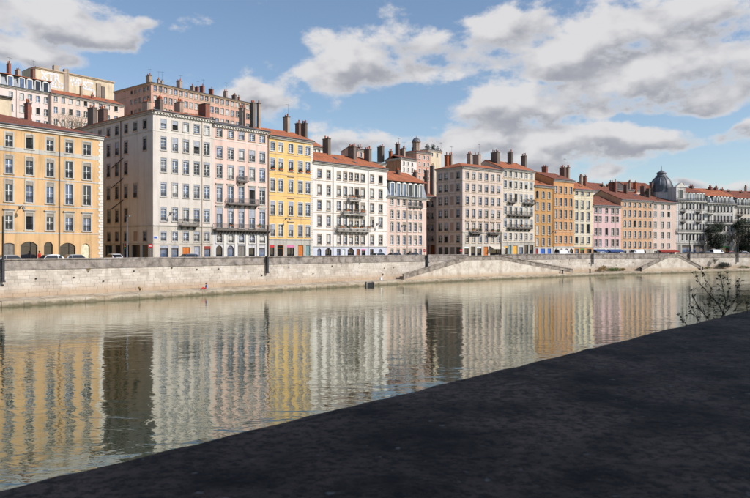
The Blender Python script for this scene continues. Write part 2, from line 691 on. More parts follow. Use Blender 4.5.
def hill_z(s, off):
    x, y, _a = Qp(s, off)
    h = 26 * sm(55, 115, off) * (1 - sm(-40, 0, x - .15 * (y - 200)))
    h = max(h, 11 * sm(40, 70, off) * math.exp(-((x - 6) / 24) ** 2))
    return STREET + .02 + h


mb = MB()
ns, no = 60, 40
vs, fs = [], []
for i in range(ns + 1):
    for j in range(no + 1):
        s, o = 20 + i * 6.0, 40 + j * 6.0
        x, y, _a = Qp(s, o)
        vs.append((x, y, hill_z(s, o) + mnoise.noise(Vector((x * .06, y * .06, 0))) * .8 * sm(50, 60, o)))
for i in range(ns):
    for j in range(no):
        a = i * (no + 1) + j
        fs.append((a, a + no + 1, a + no + 2, a + 1))
mb.add(vs, fs)
tag(mb.build('hill', 'earth', smooth=True), kind='structure')

# ------------------------------------------------------------------ far quay wall
QW = 3.0                                    # wall face, metres inland from the waterline
S0, S1 = s_at(-14, QW), s_at(790, QW)
SA, SB = S0 - 14, S1 + 45
quay = thing('quay_wall', 'long pale stone river wall with grey parapet along the far bank', 'wall')
# ledge at the water
n = int((SB - SA) / 2.4)
for i in range(n):
    a, b2 = SA + (SB - SA) * i / n, SA + (SB - SA) * (i + 1) / n - .03
    tn = random.random()
    zf = .62 + random.uniform(-.02, .02)
    A, B_, C, D_ = Qp(a, 0), Qp(b2, 0), Qp(b2, QW + .2), Qp(a, QW + .2)
    A2, B2 = Qp(a, -.18), Qp(b2, -.18)
    top = [(A[0], A[1], zf), (B_[0], B_[1], zf), (C[0], C[1], .86), (D_[0], D_[1], .86)]
    bot = [(A2[0], A2[1], -1.5), (B2[0], B2[1], -1.5), (C[0], C[1], -1.5), (D_[0], D_[1], -1.5)]
    MB().add(bot + top, [(4, 5, 6, 7), (0, 1, 5, 4), (1, 2, 6, 5), (3, 0, 4, 7)], tone=tn).build('ledge_slab', 'ledge_stone', quay)
# backing (mortar) and parapet body
back, par = MB(), MB()
GAPS = [(s_at(470, QW), s_at(499, QW)), (s_at(668.8, QW), s_at(678.3, QW))]
in_gap = lambda q: any(g0 < q < g1 for g0, g1 in GAPS)
n = int((SB - SA) / 3)
for i in range(n):
    a, b2 = SA + (SB - SA) * i / n, SA + (SB - SA) * (i + 1) / n
    A, B_, C, D_ = Qp(a, QW + .05), Qp(b2, QW + .05), Qp(b2, QW + 1.2), Qp(a, QW + 1.2)
    zz = STREET - .1
    back.add([(q[0], q[1], .5) for q in (A, B_, C, D_)] + [(q[0], q[1], zz) for q in (A, B_, C, D_)], [(4, 5, 6, 7), (0, 1, 5, 4)])
    A, B_, C, D_ = Qp(a, QW + .02), Qp(b2, QW + .02), Qp(b2, QW + .42), Qp(a, QW + .42)
    if not in_gap((a + b2) / 2):
        par.add([(q[0], q[1], STREET - .12) for q in (A, B_, C, D_)] + [(q[0], q[1], 5.13) for q in (A, B_, C, D_)],
                [(4, 5, 6, 7), (0, 1, 5, 4), (2, 3, 7, 6)], tone=random.random() * .6 + .2)
back.build('wall_core', 'mortar', quay)
par.build('parapet', 'parapet_stone', quay)
mb = MB()
for i in range(n):
    a, b2 = SA + (SB - SA) * i / n, SA + (SB - SA) * (i + 1) / n
    A, B_, C, D_ = Qp(a, QW - .10), Qp(b2, QW - .10), Qp(b2, QW + .2), Qp(a, QW + .2)
    mb.slab([(q[0], q[1], STREET - .04) for q in (A, B_, C, D_)], .17)
mb.t = [random.random() * .3 + .2 for _ in mb.f]
mb.build('string_course', 'parapet_stone', quay)

# coping stones, one by one
cop_mesh = []
for k in range(8):
    m_ = MB()
    m_.box(-.99, .99, -.10, .50, 0, .17 + random.uniform(-.012, .012), tone=random.random())
    cop_mesh.append(m_.mesh('coping_stone', 'parapet_stone'))
s, cnt = SA, 0
while s < SB - 2:
    x, y, a = Qp(s + 1, QW)
    if not in_gap(s + 1):
        link('coping_stone', random.choice(cop_mesh), quay, (x, y, 5.13), a)
    s += 2.0
    cnt += 1
# courses of wall blocks
blk = {}


def block_mesh(L, h):
    k = (L, h)
    if k not in blk:
        lst = []
        for _ in range(5):
            m_ = MB()
            d = random.uniform(0, .022)
            j = lambda: random.uniform(-.012, .012)
            vs = [(-L / 2 + .007 + j() * .4, -d, .005 + j() * .4), (L / 2 - .007 + j() * .4, -d, .005 + j() * .4), (L / 2 - .007 + j() * .4, -d, h - .005 + j() * .4), (-L / 2 + .007 + j() * .4, -d, h - .005 + j() * .4),
                  (-L / 2 + .004, .06, .003), (L / 2 - .004, .06, .003), (L / 2 - .004, .06, h - .003), (-L / 2 + .004, .06, h - .003)]
            m_.add(vs, [(0, 1, 2, 3), (4, 0, 3, 7), (1, 5, 6, 2), (3, 2, 6, 7), (4, 5, 1, 0)], tone=random.random())
            lst.append(m_.mesh('wall_block', 'quay_stone'))
        blk[k] = lst
    return random.choice(blk[k])


courses = [.46, .42, .42, .40, .40, .38, .38, .36]
z = .80
far_blocks = MB()
placed = 0
S_BLOCK_END = S0 + 47
for ci, h in enumerate(courses):
    s = SA + random.uniform(0, .8)
    while s < SB - 2:
        L = random.choice((1.0, 1.2, 1.4, 1.6))
        me = block_mesh(L, h)
        x, y, a = Qp(s + L / 2, QW)
        if S0 < s < S_BLOCK_END and placed < 300:
            link('wall_block', me, quay, (x, y, z), a)
            placed += 1
        else:
            T = Matrix.Translation((x, y, z)) @ Matrix.Rotation(a, 4, 'Z')
            far_blocks.add([v.co[:] for v in me.vertices], [tuple(p_.vertices) for p_ in me.polygons], T, tone=random.random())
        s += L
    z += h
tag(far_blocks.build('wall_blocks', 'quay_stone', quay), kind='stuff')

# ------------------------------------------------------------------ windows (shared meshes)
WC = {}
SEGS = 8


def arc_pts(w, h, rise):
    """points of a segmental / round head from left springing to right springing"""
    out = []
    if rise >= w / 2 - 1e-3:
        for k in range(SEGS + 1):
            an = math.pi - math.pi * k / SEGS
            out.append((w / 2 * math.cos(an), h - w / 2 + w / 2 * math.sin(an)))
    else:
        r = (w * w / 4 + rise * rise) / (2 * rise)
        a0 = math.asin(w / 2 / r)
        for k in range(SEGS + 1):
            an = -a0 + 2 * a0 * k / SEGS
            out.append((r * math.sin(an), h - r + r * math.cos(an)))
    return out


def wmesh(kind, w, h, **k):
    key = (kind, round(w, 2), round(h, 2), tuple(sorted(k.items())))
    if key in WC:
        return WC[key]
    mb = MB()
    mat = k.get('mat')
    if kind == 'sash':
        f = .07
        y0, y1 = .15, .21
        mb.box(-w / 2, -w / 2 + f, y0, y1, 0, h).box(w / 2 - f, w / 2, y0, y1, 0, h)
        mb.box(-w / 2 + f, w / 2 - f, y0, y1, 0, f).box(-w / 2 + f, w / 2 - f, y0, y1, h - f, h)
        if k.get('div', 2) >= 2:
            mb.box(-.05, .05, y0 - .01, y1 - .01, f, h - f)
        for j in range(k.get('bars', 2)):
            zz = h * (j + 1) / (k.get('bars', 2) + 1)
            mb.box(-w / 2 + f, -.05, y0 + .01, y1 - .01, zz - .025, zz + .025)
            mb.box(.05, w / 2 - f, y0 + .01, y1 - .01, zz - .025, zz + .025)
    elif kind == 'pane':
        mb.box(-w / 2 - .01, w / 2 + .01, .19, .23, -.01, h + .01)
    elif kind == 'surround':
        t_ = k['t']
        p_ = -.05
        if k.get('arch'):
            pts = arc_pts(w, h, k['arch'])
            outer = arc_pts(w + 2 * t_, h + t_, k['arch'] + (t_ if k['arch'] >= w / 2 - 1e-3 else .02))
            zi, zo = pts[0][1], outer[0][1]
            I = [(-w / 2, 0)] + pts + [(w / 2, 0)]
            O = [(-w / 2 - t_, 0)] + outer + [(w / 2 + t_, 0)]
            for a in range(len(I) - 1):
                mb.quad((O[a][0], p_, O[a][1]), (I[a][0], p_, I[a][1]), (I[a + 1][0], p_, I[a + 1][1]), (O[a + 1][0], p_, O[a + 1][1]))
                mb.quad((O[a][0], p_, O[a][1]), (O[a + 1][0], p_, O[a + 1][1]), (O[a + 1][0], .01, O[a + 1][1]), (O[a][0], .01, O[a][1]))
                mb.quad((I[a][0], p_, I[a][1]), (I[a + 1][0], p_, I[a + 1][1]), (I[a + 1][0], .14, I[a + 1][1]), (I[a][0], .14, I[a][1]))
        else:
            mb.box(-w / 2 - t_, -w / 2, p_, .14, 0, h).box(w / 2, w / 2 + t_, p_, .14, 0, h)
            mb.box(-w / 2 - t_, w / 2 + t_, p_, .14, h, h + t_)
        if k.get('sill', True):
            mb.box(-w / 2 - t_ - .05, w / 2 + t_ + .05, -.13, .16, -.13, 0)
        hd = k.get('hood', 0)
        if hd:
            z0 = h + t_ + .12
            mb.box(-w / 2 - t_ - .15, w / 2 + t_ + .15, -.22, 0, z0, z0 + .13)
            mb.box(-w / 2 - t_ - .05, w / 2 + t_ + .05, -.10, 0, h + t_, z0)
            if hd == 2:
                pr = [(-w / 2 - t_ - .15, z0 + .13), (w / 2 + t_ + .15, z0 + .13), (0, z0 + .5)]
                mb.add([(x, -.20, zz) for x, zz in pr] + [(x, 0, zz) for x, zz in pr], [(0, 1, 2), (0, 2, 5, 3), (1, 4, 5, 2)])
    elif kind == 'blind':
        hh = h * k['frac']
        mb.box(-w / 2, w / 2, .02, .09, h - hh, h)
        for j in range(4):
            mb.box(-w / 2 + .02, w / 2 - .02, .005, .02, h - hh + hh * j / 4 + .02, h - hh + hh * (j + 1) / 4 - .02)
    elif kind == 'rail':
        rh = k['rh']
        mb.box(-w / 2, w / 2, -.03, .03, rh - .05, rh).box(-w / 2, w / 2, -.025, .025, .06, .10).box(-w / 2, w / 2, -.02, .02, rh * .72, rh * .72 + .03)
        nb = max(4, int(w / .13))
        for j in range(nb + 1):
            x = -w / 2 + w * j / nb
            mb.box(x - .014, x + .014, -.014, .014, .1, rh - .05)
    elif kind == 'shutter':
        mb.box(-w / 2 - .48, -w / 2 - .02, -.09, -.055, 0, h)
        for j in range(int(h / .12)):
            mb.box(-w / 2 - .45, -w / 2 - .05, -.105, -.09, j * .12 + .03, j * .12 + .09)
    WC[key] = mb.mesh(kind, mat)
    return WC[key]


PANES = ['glass_blue', 'glass_blue', 'glass_grey', 'glass_dark', 'glass_blue', 'glass_grey', 'glass_curtain']


def add_window(parent, loc, rz, w, h, o, rnd):
    """one window of a building: sash with pane, surround, blind box and railing as sub-parts"""
    sash = o.get('sash', 'sash_white')
    opened = rnd.random() < o.get('open', .05)
    if opened:
        me = wmesh('sash', w, h, mat=sash, div=1, bars=0)
    else:
        me = wmesh('sash', w, h, mat=sash, bars=o.get('bars', 2))
    win = link('window', me, parent, loc, rz)
    g = 'open_dark' if opened else rnd.choice(o.get('panes', PANES))  # an open window gets a dark sheet painting the unlit room
    pn = link('pane', wmesh('pane', w, h, mat=g), win)
    pn.rotation_euler = (rnd.uniform(-.012, .012), 0, rnd.uniform(-.012, .012))
    if o.get('trim'):
        kw = dict(mat=o['trim'], t=o.get('tw', .16), hood=o.get('hood', 0), sill=o.get('sill', True))
        if o.get('arch'):
            kw['arch'] = round(o['arch'], 2)
        link('surround', wmesh('surround', w, h, **kw), win)
    if o.get('blind') and rnd.random() < o.get('bp', .9):
        link('blind', wmesh('blind', w, h, mat=o['blind'], frac=rnd.choice((.13, .13, .15, .13, .13, .15, .13, .17, .15, .14, .3, .45)) if not o.get('bfix') else o['bfix']), win)
    if o.get('rail'):
        link('railing', wmesh('rail', w, h, mat=o['rail'], rh=round(min(.9, h * o.get('rfrac', .36)), 2)), win)
    return win


# ------------------------------------------------------------------ walls with openings
def panel(mb, L, z0, z1, holes, T, reveal=.30):
    """wall sheet from 0..L, z0..z1 with real openings; T maps (s, inward, z) to the building"""
    xs = sorted(set([0, L] + [v for h in holes for v in (h[0], h[1]) if 0 < v < L]))
    zs = sorted(set([z0, z1] + [v for h in holes for v in (h[2], h[3]) if z0 < v < z1]))
    for i in range(len(xs) - 1):
        cx = (xs[i] + xs[i + 1]) / 2
        run = None
        for j in range(len(zs) - 1):
            cz = (zs[j] + zs[j + 1]) / 2
            inside = any(h[0] < cx < h[1] and h[2] < cz < h[3] for h in holes)
            if not inside:
                if run is None:
                    run = zs[j]
                end = zs[j + 1]
            if (inside or j == len(zs) - 2) and run is not None:
                mb.quad((xs[i], 0, run), (xs[i + 1], 0, run), (xs[i + 1], 0, end), (xs[i], 0, end), T)
                run = None
    for h in holes:
        a, b2, c, d = h[:4]
        if d <= z0 or c >= z1:
            continue
        for q in (((a, c), (a, d)), ((b2, d), (b2, c)), ((b2, c), (a, c)), ((a, d), (b2, d))):
            (x0, za), (x1, zb) = q
            mb.quad((x0, 0, za), (x1, 0, zb), (x1, reveal, zb), (x0, reveal, za), T)
        if len(h) > 4 and h[4]:
            w, hh = b2 - a, d - c
            pts = [(a + w / 2 + x, c + zz) for x, zz in arc_pts(w, hh, h[4])]
            for k in range(len(pts) - 1):
                (x0, za), (x1, zb) = pts[k], pts[k + 1]
                mb.quad((x0, 0, za), (x1, 0, zb), (x1, 0, d), (x0, 0, d), T)
                mb.quad((x0, 0, za), (x1, 0, zb), (x1, .16, zb), (x0, .16, za), T)


def line_px(P0, d, px):
    """distance along a plan line from P0 in direction d where view column px crosses it"""
    u = (px - 375) / F
    # (P0x + t dx) = u (P0y + t dy)
    return (u * P0[1] - P0[0]) / (d[0] - u * d[1])


def roof_mesh(Wd, D, ze, pitch, ov, hl, hr, ridge_y=None):
    mb = MB()
    x0, x1, y0, y1 = -ov * (1 if hl else .12), Wd + ov * (1 if hr else .12), -ov, D + .2
    if hl and not hr and D > Wd * 1.6:       # corner block: ridge runs back from the front hip
        xr, rise = Wd * .62, pitch * (Wd * .62)
        yr = Wd * .62
        z_r = ze + rise
        mb.slab([(x0, y0, ze), (x1, y0, ze), (x1, yr * .9, z_r), (xr, yr, z_r)], .14)
        mb.slab([(x0, y1, ze), (x0, y0, ze), (xr, yr, z_r), (xr, y1, z_r)], .14)
        mb.slab([(xr, yr, z_r), (x1, yr * .9, z_r), (x1, y1, z_r - .3), (xr, y1, z_r)], .14)
        return mb
    ym = D / 2 if ridge_y is None else ridge_y
    zr = ze + pitch * (ym + ov)
    il = ym * .9 if hl else 0
    ir = ym * .9 if hr else 0
    a, b2 = (x0 + il, ym, zr), (x1 - ir, ym, zr)
    mb.slab([(x0, y0, ze), (x1, y0, ze), b2, a], .14)
    mb.slab([(x1, y1, ze), (x0, y1, ze), a, b2], .14)
    if hl:
        mb.slab([(x0, y1, ze), (x0, y0, ze), a], .14)
    if hr:
        mb.slab([(x1, y0, ze), (x1, y1, ze), b2], .14)
    return mb


def chimney(parent, mb_loc, w, L, z0, z1, mat, pots=0, rnd=random):
    """a stack running back from the street: shaft, cap and clay pots"""
    x, y = mb_loc
    m_ = MB().box(x, x + w, y, y + L, z0, z1 - .16)
    sh = m_.build('chimney', mat, parent)
    MB().box(x - .07, x + w + .07, y - .07, y + L + .07, z1 - .16, z1).build('cap', 'chimney_grey', sh)
    for k in range(pots):
        yy = y + L * (k + .5) / pots
        hgt = rnd.uniform(.35, .75)
        MB().lathe([(.13, 0), (.13, hgt * .7), (.16, hgt * .75), (.12, hgt)], 8).build('chimney_pot', 'terracotta', sh, (x + w / 2, yy, z1), smooth=False)
    if rnd.random() < .3:
        ah = rnd.uniform(1.6, 2.8)
        am = MB().tube([(0, 0, -.3), (0, 0, ah)], .025, 5).tube([(-.6, .1, ah - .2), (.6, -.1, ah - .2)], .018, 4)
        for q in (-.5, -.2, .1, .4):
            am.tube([(q, -.3, ah - .2), (q, .3, ah - .2)], .013, 4)
        am.build('aerial', 'iron_grey', sh, (x + w / 2, y + .2, z1), rnd.uniform(-.6, .6))
    return sh


def balcony(parent, x0, x1, z, out, mat_slab, mat_rail, brackets, rh=.95, T=None, planters=0, rnd=random):
    o = MB().box(x0, x1, -out, .02, z - .16, z).box(x0 + .04, x1 - .04, -out + .05, 0, z - .24, z - .16).build('balcony', mat_slab, parent)
    m_ = MB()
    yf = -out + .05
    m_.box(x0, x1, yf - .025, yf + .025, z + rh - .05, z + rh).box(x0, x1, yf - .02, yf + .02, z + .07, z + .11).box(x0, x1, yf - .012, yf + .012, z + rh * .78, z + rh * .78 + .03)
    nb = int((x1 - x0) / .16)
    for j in range(nb + 1):
        x = x0 + (x1 - x0) * j / nb
        m_.box(x - .013, x + .013, yf - .013, yf + .013, z, z + rh - .05)
    for xe in (x0 + .025, x1 - .025):
        m_.box(xe - .025, xe + .025, yf, 0, z + rh - .05, z + rh)
        for j in range(1, 5):
            yy = yf + (0 - yf) * j / 5
            m_.box(xe - .013, xe + .013, yy - .013, yy + .013, z, z + rh - .05)
    m_.build('railing', mat_rail, o)
    for j in range(brackets):
        x = x0 + (x1 - x0) * (j + .5) / brackets
        MB().add([(x - .1, 0, z - .24), (x - .1, -out + .15, z - .24), (x - .1, -out + .2, z - .36), (x - .1, 0, z - .75), (x + .1, 0, z - .24), (x + .1, -out + .15, z - .24), (x + .1, -out + .2, z - .36), (x + .1, 0, z - .75)],
                 [(0, 1, 2, 3), (7, 6, 5, 4), (1, 5, 6, 2), (2, 6, 7, 3)]).build('bracket', mat_slab, o)
    for j in range(planters):
        x = x0 + (x1 - x0) * (j + .5) / planters + rnd.uniform(-.1, .1)
        pl = MB().box(x - .35, x + .35, yf - .2, yf - .03, z + .55, z + .78).build('planter', rnd.choice(('terracotta', 'door_wood', 'iron')), o)
        foliage((x, yf - .11, z + .9), (.42, .16, .22), 70, .09, rnd).build('plant', rnd.choice(('leaf_green', 'leaf_dark', 'leaf_dry')), pl)
    return o


def foliage(c, rad, n, size, rnd, mb=None, hollow=.3):
    mb = mb or MB()
    for _ in range(n):
        while True:
            d = Vector((rnd.uniform(-1, 1), rnd.uniform(-1, 1), rnd.uniform(-1, 1)))
            if hollow < d.length < 1:
                break
        q = Vector((c[0] + d.x * rad[0], c[1] + d.y * rad[1], c[2] + d.z * rad[2]))
        a = Vector((rnd.gauss(0, 1), rnd.gauss(0, 1), rnd.gauss(0, 1))).normalized()
        b2 = a.orthogonal().normalized()
        sz = size * rnd.uniform(.6, 1.3)
        a, b2 = a * sz, b2 * sz * .6
        mb.add([tuple(q - a), tuple(q - b2), tuple(q + a), tuple(q + b2)], [(0, 1, 2, 3)], tone=rnd.random())
    return mb


def shopfront(parent, x0, x1, z1, kind, colr, rnd):
    """a street-level opening: frame with pane(s), or door leaves"""
    w, h = x1 - x0, z1
    if kind == 'door':
        m_ = MB().box(0, .09, .1, .22, 0, h).box(w - .09, w, .1, .22, 0, h).box(.09, w - .09, .1, .22, h - .1, h)
        d = m_.build('door', colr, parent, (x0, 0, .12))
        nlf = 2 if w > 1.3 else 1
        for j in range(nlf):
            a, b2 = .09 + (w - .18) * j / nlf + .01, .09 + (w - .18) * (j + 1) / nlf - .01
            lf = MB().box(a, b2, .16, .21, 0, h - .1)
            for zz in (.15, h * .36, h * .66):
                lf.box(a + .1, b2 - .1, .14, .16, zz, min(zz + h * .26, h - .2))
            l2 = lf.build('door_leaf', colr, d)
            MB().box(b2 - .10, b2 - .05, .09, .14, 1.0, 1.12).build('handle', 'rim', l2)
    else:
        fm = 'sash_dark' if kind == 'glass' else colr
        m_ = MB().box(0, .08, .08, .22, 0, h).box(w - .08, w, .08, .22, 0, h).box(.08, w - .08, .08, .22, h - .09, h).box(.08, w - .08, .08, .22, 0, .4)
        if w > 1.6:
            m_.box(w * .62 - .04, w * .62 + .04, .09, .21, .4, h - .09)
        m_.box(.08, w - .08, .10, .20, h * .78, h * .78 + .06)
        d = m_.build('shop_window', fm, parent, (x0, 0, .12))
        MB().box(.05, w - .05, .19, .23, .05, h - .05).build('pane', rnd.choice(('glass_dark', 'glass_dark', 'glass_blue')) if kind != 'open' else 'open_dark', d)
        if colr and kind == 'glass':
            MB().box(.02, w - .02, .03, .085, h * .84, h - .02).build('fascia', colr, d)


def awning(parent, x0, x1, z, mat):
    MB().add([(x0, .0, z), (x1, .0, z), (x1, -1.3, z - .55), (x0, -1.3, z - .55), (x0, -1.3, z - .8), (x1, -1.3, z - .8), (x0, 0, z - .05), (x1, 0, z - .05), (x1, -1.27, z - .6), (x0, -1.27, z - .6)],
             [(0, 1, 2, 3), (3, 2, 5, 4), (6, 9, 8, 7), (0, 3, 9, 6), (1, 7, 8, 2)]).build('awning', mat, parent)


def make_building(name, label, px, eave, cols, rows, w, wall, ref=None, off=17.0, line=None, z0=STREET, depth=11.0, roof='tile_orange', pitch=.36,
                  hl=False, hr=False, win=None, base=None, base_y=None, base_mat=None, courses=(), shops=(), awnings=(), balconies=(), chims=(), pipes=(), side=None,
                  cornice='trim_grey', dentils=False, quoins=(), cat='building', mansard=None, seed=1, pilasters=None, ov=.5, group=None, no_roof=False):
    rnd = random.Random(seed * 977 + 5)
    if line is None:
        a, b2 = s_at(px[0], off), s_at(px[1], off)
        A, B_ = Qp(a, off), Qp(b2, off)
        P0, P1 = (A[0], A[1]), (B_[0], B_[1])
    else:
        P0, dv = line                         # start point and direction
        Wl = line_px(P0, dv, px[1])
        P1 = (P0[0] + dv[0] * Wl, P0[1] + dv[1] * Wl)
    Wd = math.hypot(P1[0] - P0[0], P1[1] - P0[1])
    d = ((P1[0] - P0[0]) / Wd, (P1[1] - P0[1]) / Wd)
    nrm = (-d[1], d[0])
    ang = math.atan2(d[1], d[0])
    ref = ref if ref is not None else (px[0] + px[1]) / 2
    LX = lambda p_: line_px(P0, d, p_)
    dep = P0[1] + d[1] * LX(ref)
    LZ = lambda y_: z_of(y_, dep) - z0
    root = thing(name, label, cat, (P0[0], P0[1], z0), ang, group)
    ze = LZ(eave)
    zb = LZ(base_y) if base_y else 0.0
    ID = lambda s, i, z: (s, i, z)
    opts0 = dict(sash='sash_white', trim='trim_grey', blind='lambrequin_grey', rail='iron')
    opts0.update(win or {})
    holes_f = []
    for row in rows:
        yt, yb = row[0], row[1]
        ro = dict(opts0)
        ro.update(row[2] if len(row) > 2 else {})
        cl = ro.get('cols', cols)
        zt, zbm = LZ(yt), LZ(yb)
        for ci, c in enumerate(cl):
            if ci in ro.get('skip', ()):
                continue
            hw = ro.get('w', w) / 2
            xa, xb = LX(c - hw), LX(c + hw)
            xa, xb = round(max(xa, .12), 2), round(min(xb, Wd - .12), 2)
            ww, hh = round((xb - xa) * 20) / 20, round((zt - zbm) * 20) / 20
            xc = (xa + xb) / 2
            arch = None
            oo = dict(ro)
            if ro.get('arch'):
                arch = ww / 2 if ro['arch'] == 1 else ww * ro['arch']
                oo['arch'] = arch
            holes_f.append((xc - ww / 2, xc + ww / 2, zbm, zbm + hh, arch))
            add_window(root, (xc, 0, zbm), 0, ww, hh, oo, rnd)
    sh_holes = []
    for sh in shops:
        x0, x1 = LX(sh[0]), LX(sh[1])
        zt = LZ(sh[2])
        sh_holes.append((x0, x1, .12, zt, (x1 - x0) * sh[5] if len(sh) > 5 and sh[5] else None))
        shopfront(root, x0, x1, zt - .12, sh[3], sh[4], rnd)
    allh = holes_f + sh_holes
    # walls
    wl = MB()
    panel(wl, Wd, zb, ze, allh, ID)
    zr = ze + pitch * (depth / 2)
    gable = not (hl or hr) and mansard is None
    sides = []
    if side:
        sh2 = []
        sdir_ = (-nrm[0], -nrm[1])
        PB = (P0[0] + nrm[0] * depth, P0[1] + nrm[1] * depth)
        TS = lambda s, i, z: (i, depth - s, z)
        so = dict(opts0)
        so.update(side.get('win', {}))
        for yt, yb, cl in side['rows']:
            for c in cl:
                bl = False
                if isinstance(c, tuple):
                    c, bl = c[0], True
                sc_ = line_px(PB, sdir_, c)
                ww = side.get('wm', 1.1)
                zt, zbm = LZ(yt), LZ(yb)
                hh = round((zt - zbm) * 20) / 20
                if bl:
                    MB().box(-ww / 2, ww / 2, -.03, .03, 0, hh).build('blind_panel', 'blank_shutter', root, (0, depth - sc_, zbm), -math.pi / 2)
                    continue
                sh2.append((sc_ - ww / 2, sc_ + ww / 2, zbm, zbm + hh, None))
                add_window(root, (0, depth - sc_, zbm), -math.pi / 2, ww, hh, so, rnd)
        for a_, b_, yt, kind, cm in side.get('shops', ()):
            x0, x1 = line_px(PB, sdir_, a_), line_px(PB, sdir_, b_)
            zt = LZ(yt)
            sh2.append((x0, x1, .12, zt, None))
            g_ = MB().box(x0, x1, .19, .23, .1, zt).build('shop_window', cm, root)
            g_.location = (0, depth, 0)
            g_.rotation_euler = (0, 0, -math.pi / 2)
        panel(wl, depth, 0, ze, sh2, TS)
        for px_ in side.get('pipes', ()):
            sc_ = line_px(PB, sdir_, px_)
            MB().tube([(-.1, depth - sc_, .2), (-.1, depth - sc_, ze)], .07).build('downpipe', 'pipe_dark', root)
        for y_ in side.get('courses', ()):
            MB().box(-.07, 0, -.0, depth, LZ(y_) - .1, LZ(y_) + .1).build('string_course', side.get('cmat', 'trim_grey'), root)
    else:
        wl.poly([(0, depth, 0), (0, 0, 0), (0, 0, ze)] + ([(0, depth / 2, zr)] if gable else []) + [(0, depth, ze)])
    wl.poly([(Wd, 0, 0), (Wd, depth, 0), (Wd, depth, ze)] + ([(Wd, depth / 2, zr)] if gable else []) + [(Wd, 0, ze)])
    wl.poly([(Wd, depth, 0), (0, depth, 0), (0, depth, ze), (Wd, depth, ze)])
    wl.build('wall', wall, root)
    if zb > 0:
        bs = MB()
        panel(bs, Wd, 0, zb, allh, ID)
        bs.build('ground_floor', base_mat or wall, root)
        MB().box(-.02, Wd + .02, -.10, -.003, zb - .09, zb + .09).build('string_course', 'trim_grey', root)
    for y_ in courses:
        z_ = LZ(y_[0] if isinstance(y_, tuple) else y_)
        cm = y_[1] if isinstance(y_, tuple) else 'trim_grey'
        th = y_[2] if isinstance(y_, tuple) and len(y_) > 2 else .09
        # the course is cut where openings cross it
        cuts = sorted((h[0] - .2, h[1] + .2) for h in allh if h[2] < z_ < h[3])
        x = 0.0
        mb_ = MB()
        for c0, c1 in cuts + [(Wd, Wd)]:
            if c0 > x + .02:
                mb_.box(x, min(c0, Wd), -.045, -.002, z_ - th, z_ + th)
            x = max(x, c1)
        mb_.build('string_course', cm, root)
    # cornice and gutter
    if cornice:
        xl = -.30 if hl else -.04
        cm = MB().box(xl * .5, Wd + .04, -.22, -.002, ze - .55, ze - .28).box(xl, Wd + .06, -.42, -.002, ze - .28, ze - .02)
        if side:
            cm.box(-.22, -.002, -.22, depth, ze - .55, ze - .285).box(-.42, -.002, -.42, depth, ze - .28, ze - .025)
        co = cm.build('cornice', cornice, root)
        if dentils:
            dm = MB()
            for j in range(int(Wd / .55)):
                dm.box(.15 + j * .55, .40 + j * .55, -.36, -.22, ze - .52, ze - .29)
            tag(dm.build('dentils', 'trim_light', co), kind='stuff')
        MB().tube([(xl, -ov - .02, ze - .02), (Wd + .05, -ov - .02, ze - .02)], .085).build('gutter', 'zinc', root)
    if quoins:
        for side_ in quoins:
            zz, j = .2, 0
            while zz < ze - .7:
                ww = .75 if j % 2 else .5
                x0, x1 = (0, ww) if side_ == 'l' else (Wd - ww, Wd)
                MB().box(x0 + (.0 if side_ == 'l' else 0), x1, -.05, -.002, zz, zz + .36).build('quoin', 'trim_light', root)
                zz += .40
                j += 1
    for pp in (pilasters or ()):
        x = LX(pp[0])
        MB().box(x - pp[3], x + pp[3], -.10, -.003, LZ(pp[2]), LZ(pp[1])).build('pilaster', 'trim_light', root)
    # roof
    if mansard:
        mh = mansard['h']
        mi = mh * .30
        mm = MB()
        mm.poly([(0, -.1, ze), (Wd, -.1, ze), (Wd, mi, ze + mh), (0, mi, ze + mh)])
        mm.poly([(0, depth, ze), (0, -.1, ze), (0, mi, ze + mh), (0, depth, ze + mh)])
        mm.poly([(Wd, -.1, ze), (Wd, depth, ze), (Wd, depth, ze + mh), (Wd, mi, ze + mh)])
        ms = mm.build('mansard', mansard.get('mat', 'mansard_slate'), root)
        for c in mansard['cols']:
            x = LX(c)
            dw, dh = mansard.get('dw', .62), mh * .80
            db = MB()
            db.box(x - dw, x - dw + .16, -.18, mi + .3, ze + .05, ze + dh).box(x + dw - .16, x + dw, -.18, mi + .3, ze + .05, ze + dh)
            pts = [(x - dw - .06, ze + dh), (x + dw + .06, ze + dh), (x + dw * .6, ze + dh + .24), (x, ze + dh + .32), (x - dw * .6, ze + dh + .24)]
            db.add([(a_, -.22, b_) for a_, b_ in pts] + [(a_, mi + .4, b_) for a_, b_ in pts],
                   [(0, 1, 2, 3, 4), (0, 5, 6, 1), (1, 6, 7, 2), (2, 7, 8, 3), (3, 8, 9, 4), (4, 9, 5, 0)])
            dd = db.build('dormer', 'trim_white', ms)
            wn_ = MB().box(x - dw + .16, x + dw - .16, -.08, -.02, ze + .15, ze + dh).build('pane', rnd.choice(('glass_blue', 'glass_grey', 'glass_dark')), dd)
            MB().box(x - .03, x + .03, -.11, -.08, ze + .15, ze + dh)
        rm = roof_mesh(Wd, depth, ze + mh, pitch, ov * .5, hl, hr)
        rm.build('roof', roof, root)
        MB().box(-.05, Wd + .05, -.12 + mi - .35, mi - .05, ze + mh - .16, ze + mh - .02).build('gutter', 'zinc', root)
        zbase_ch = ze + mh
    elif not no_roof:
        rf = roof_mesh(Wd, depth, ze, pitch, ov, hl, hr).build('roof', roof, root)
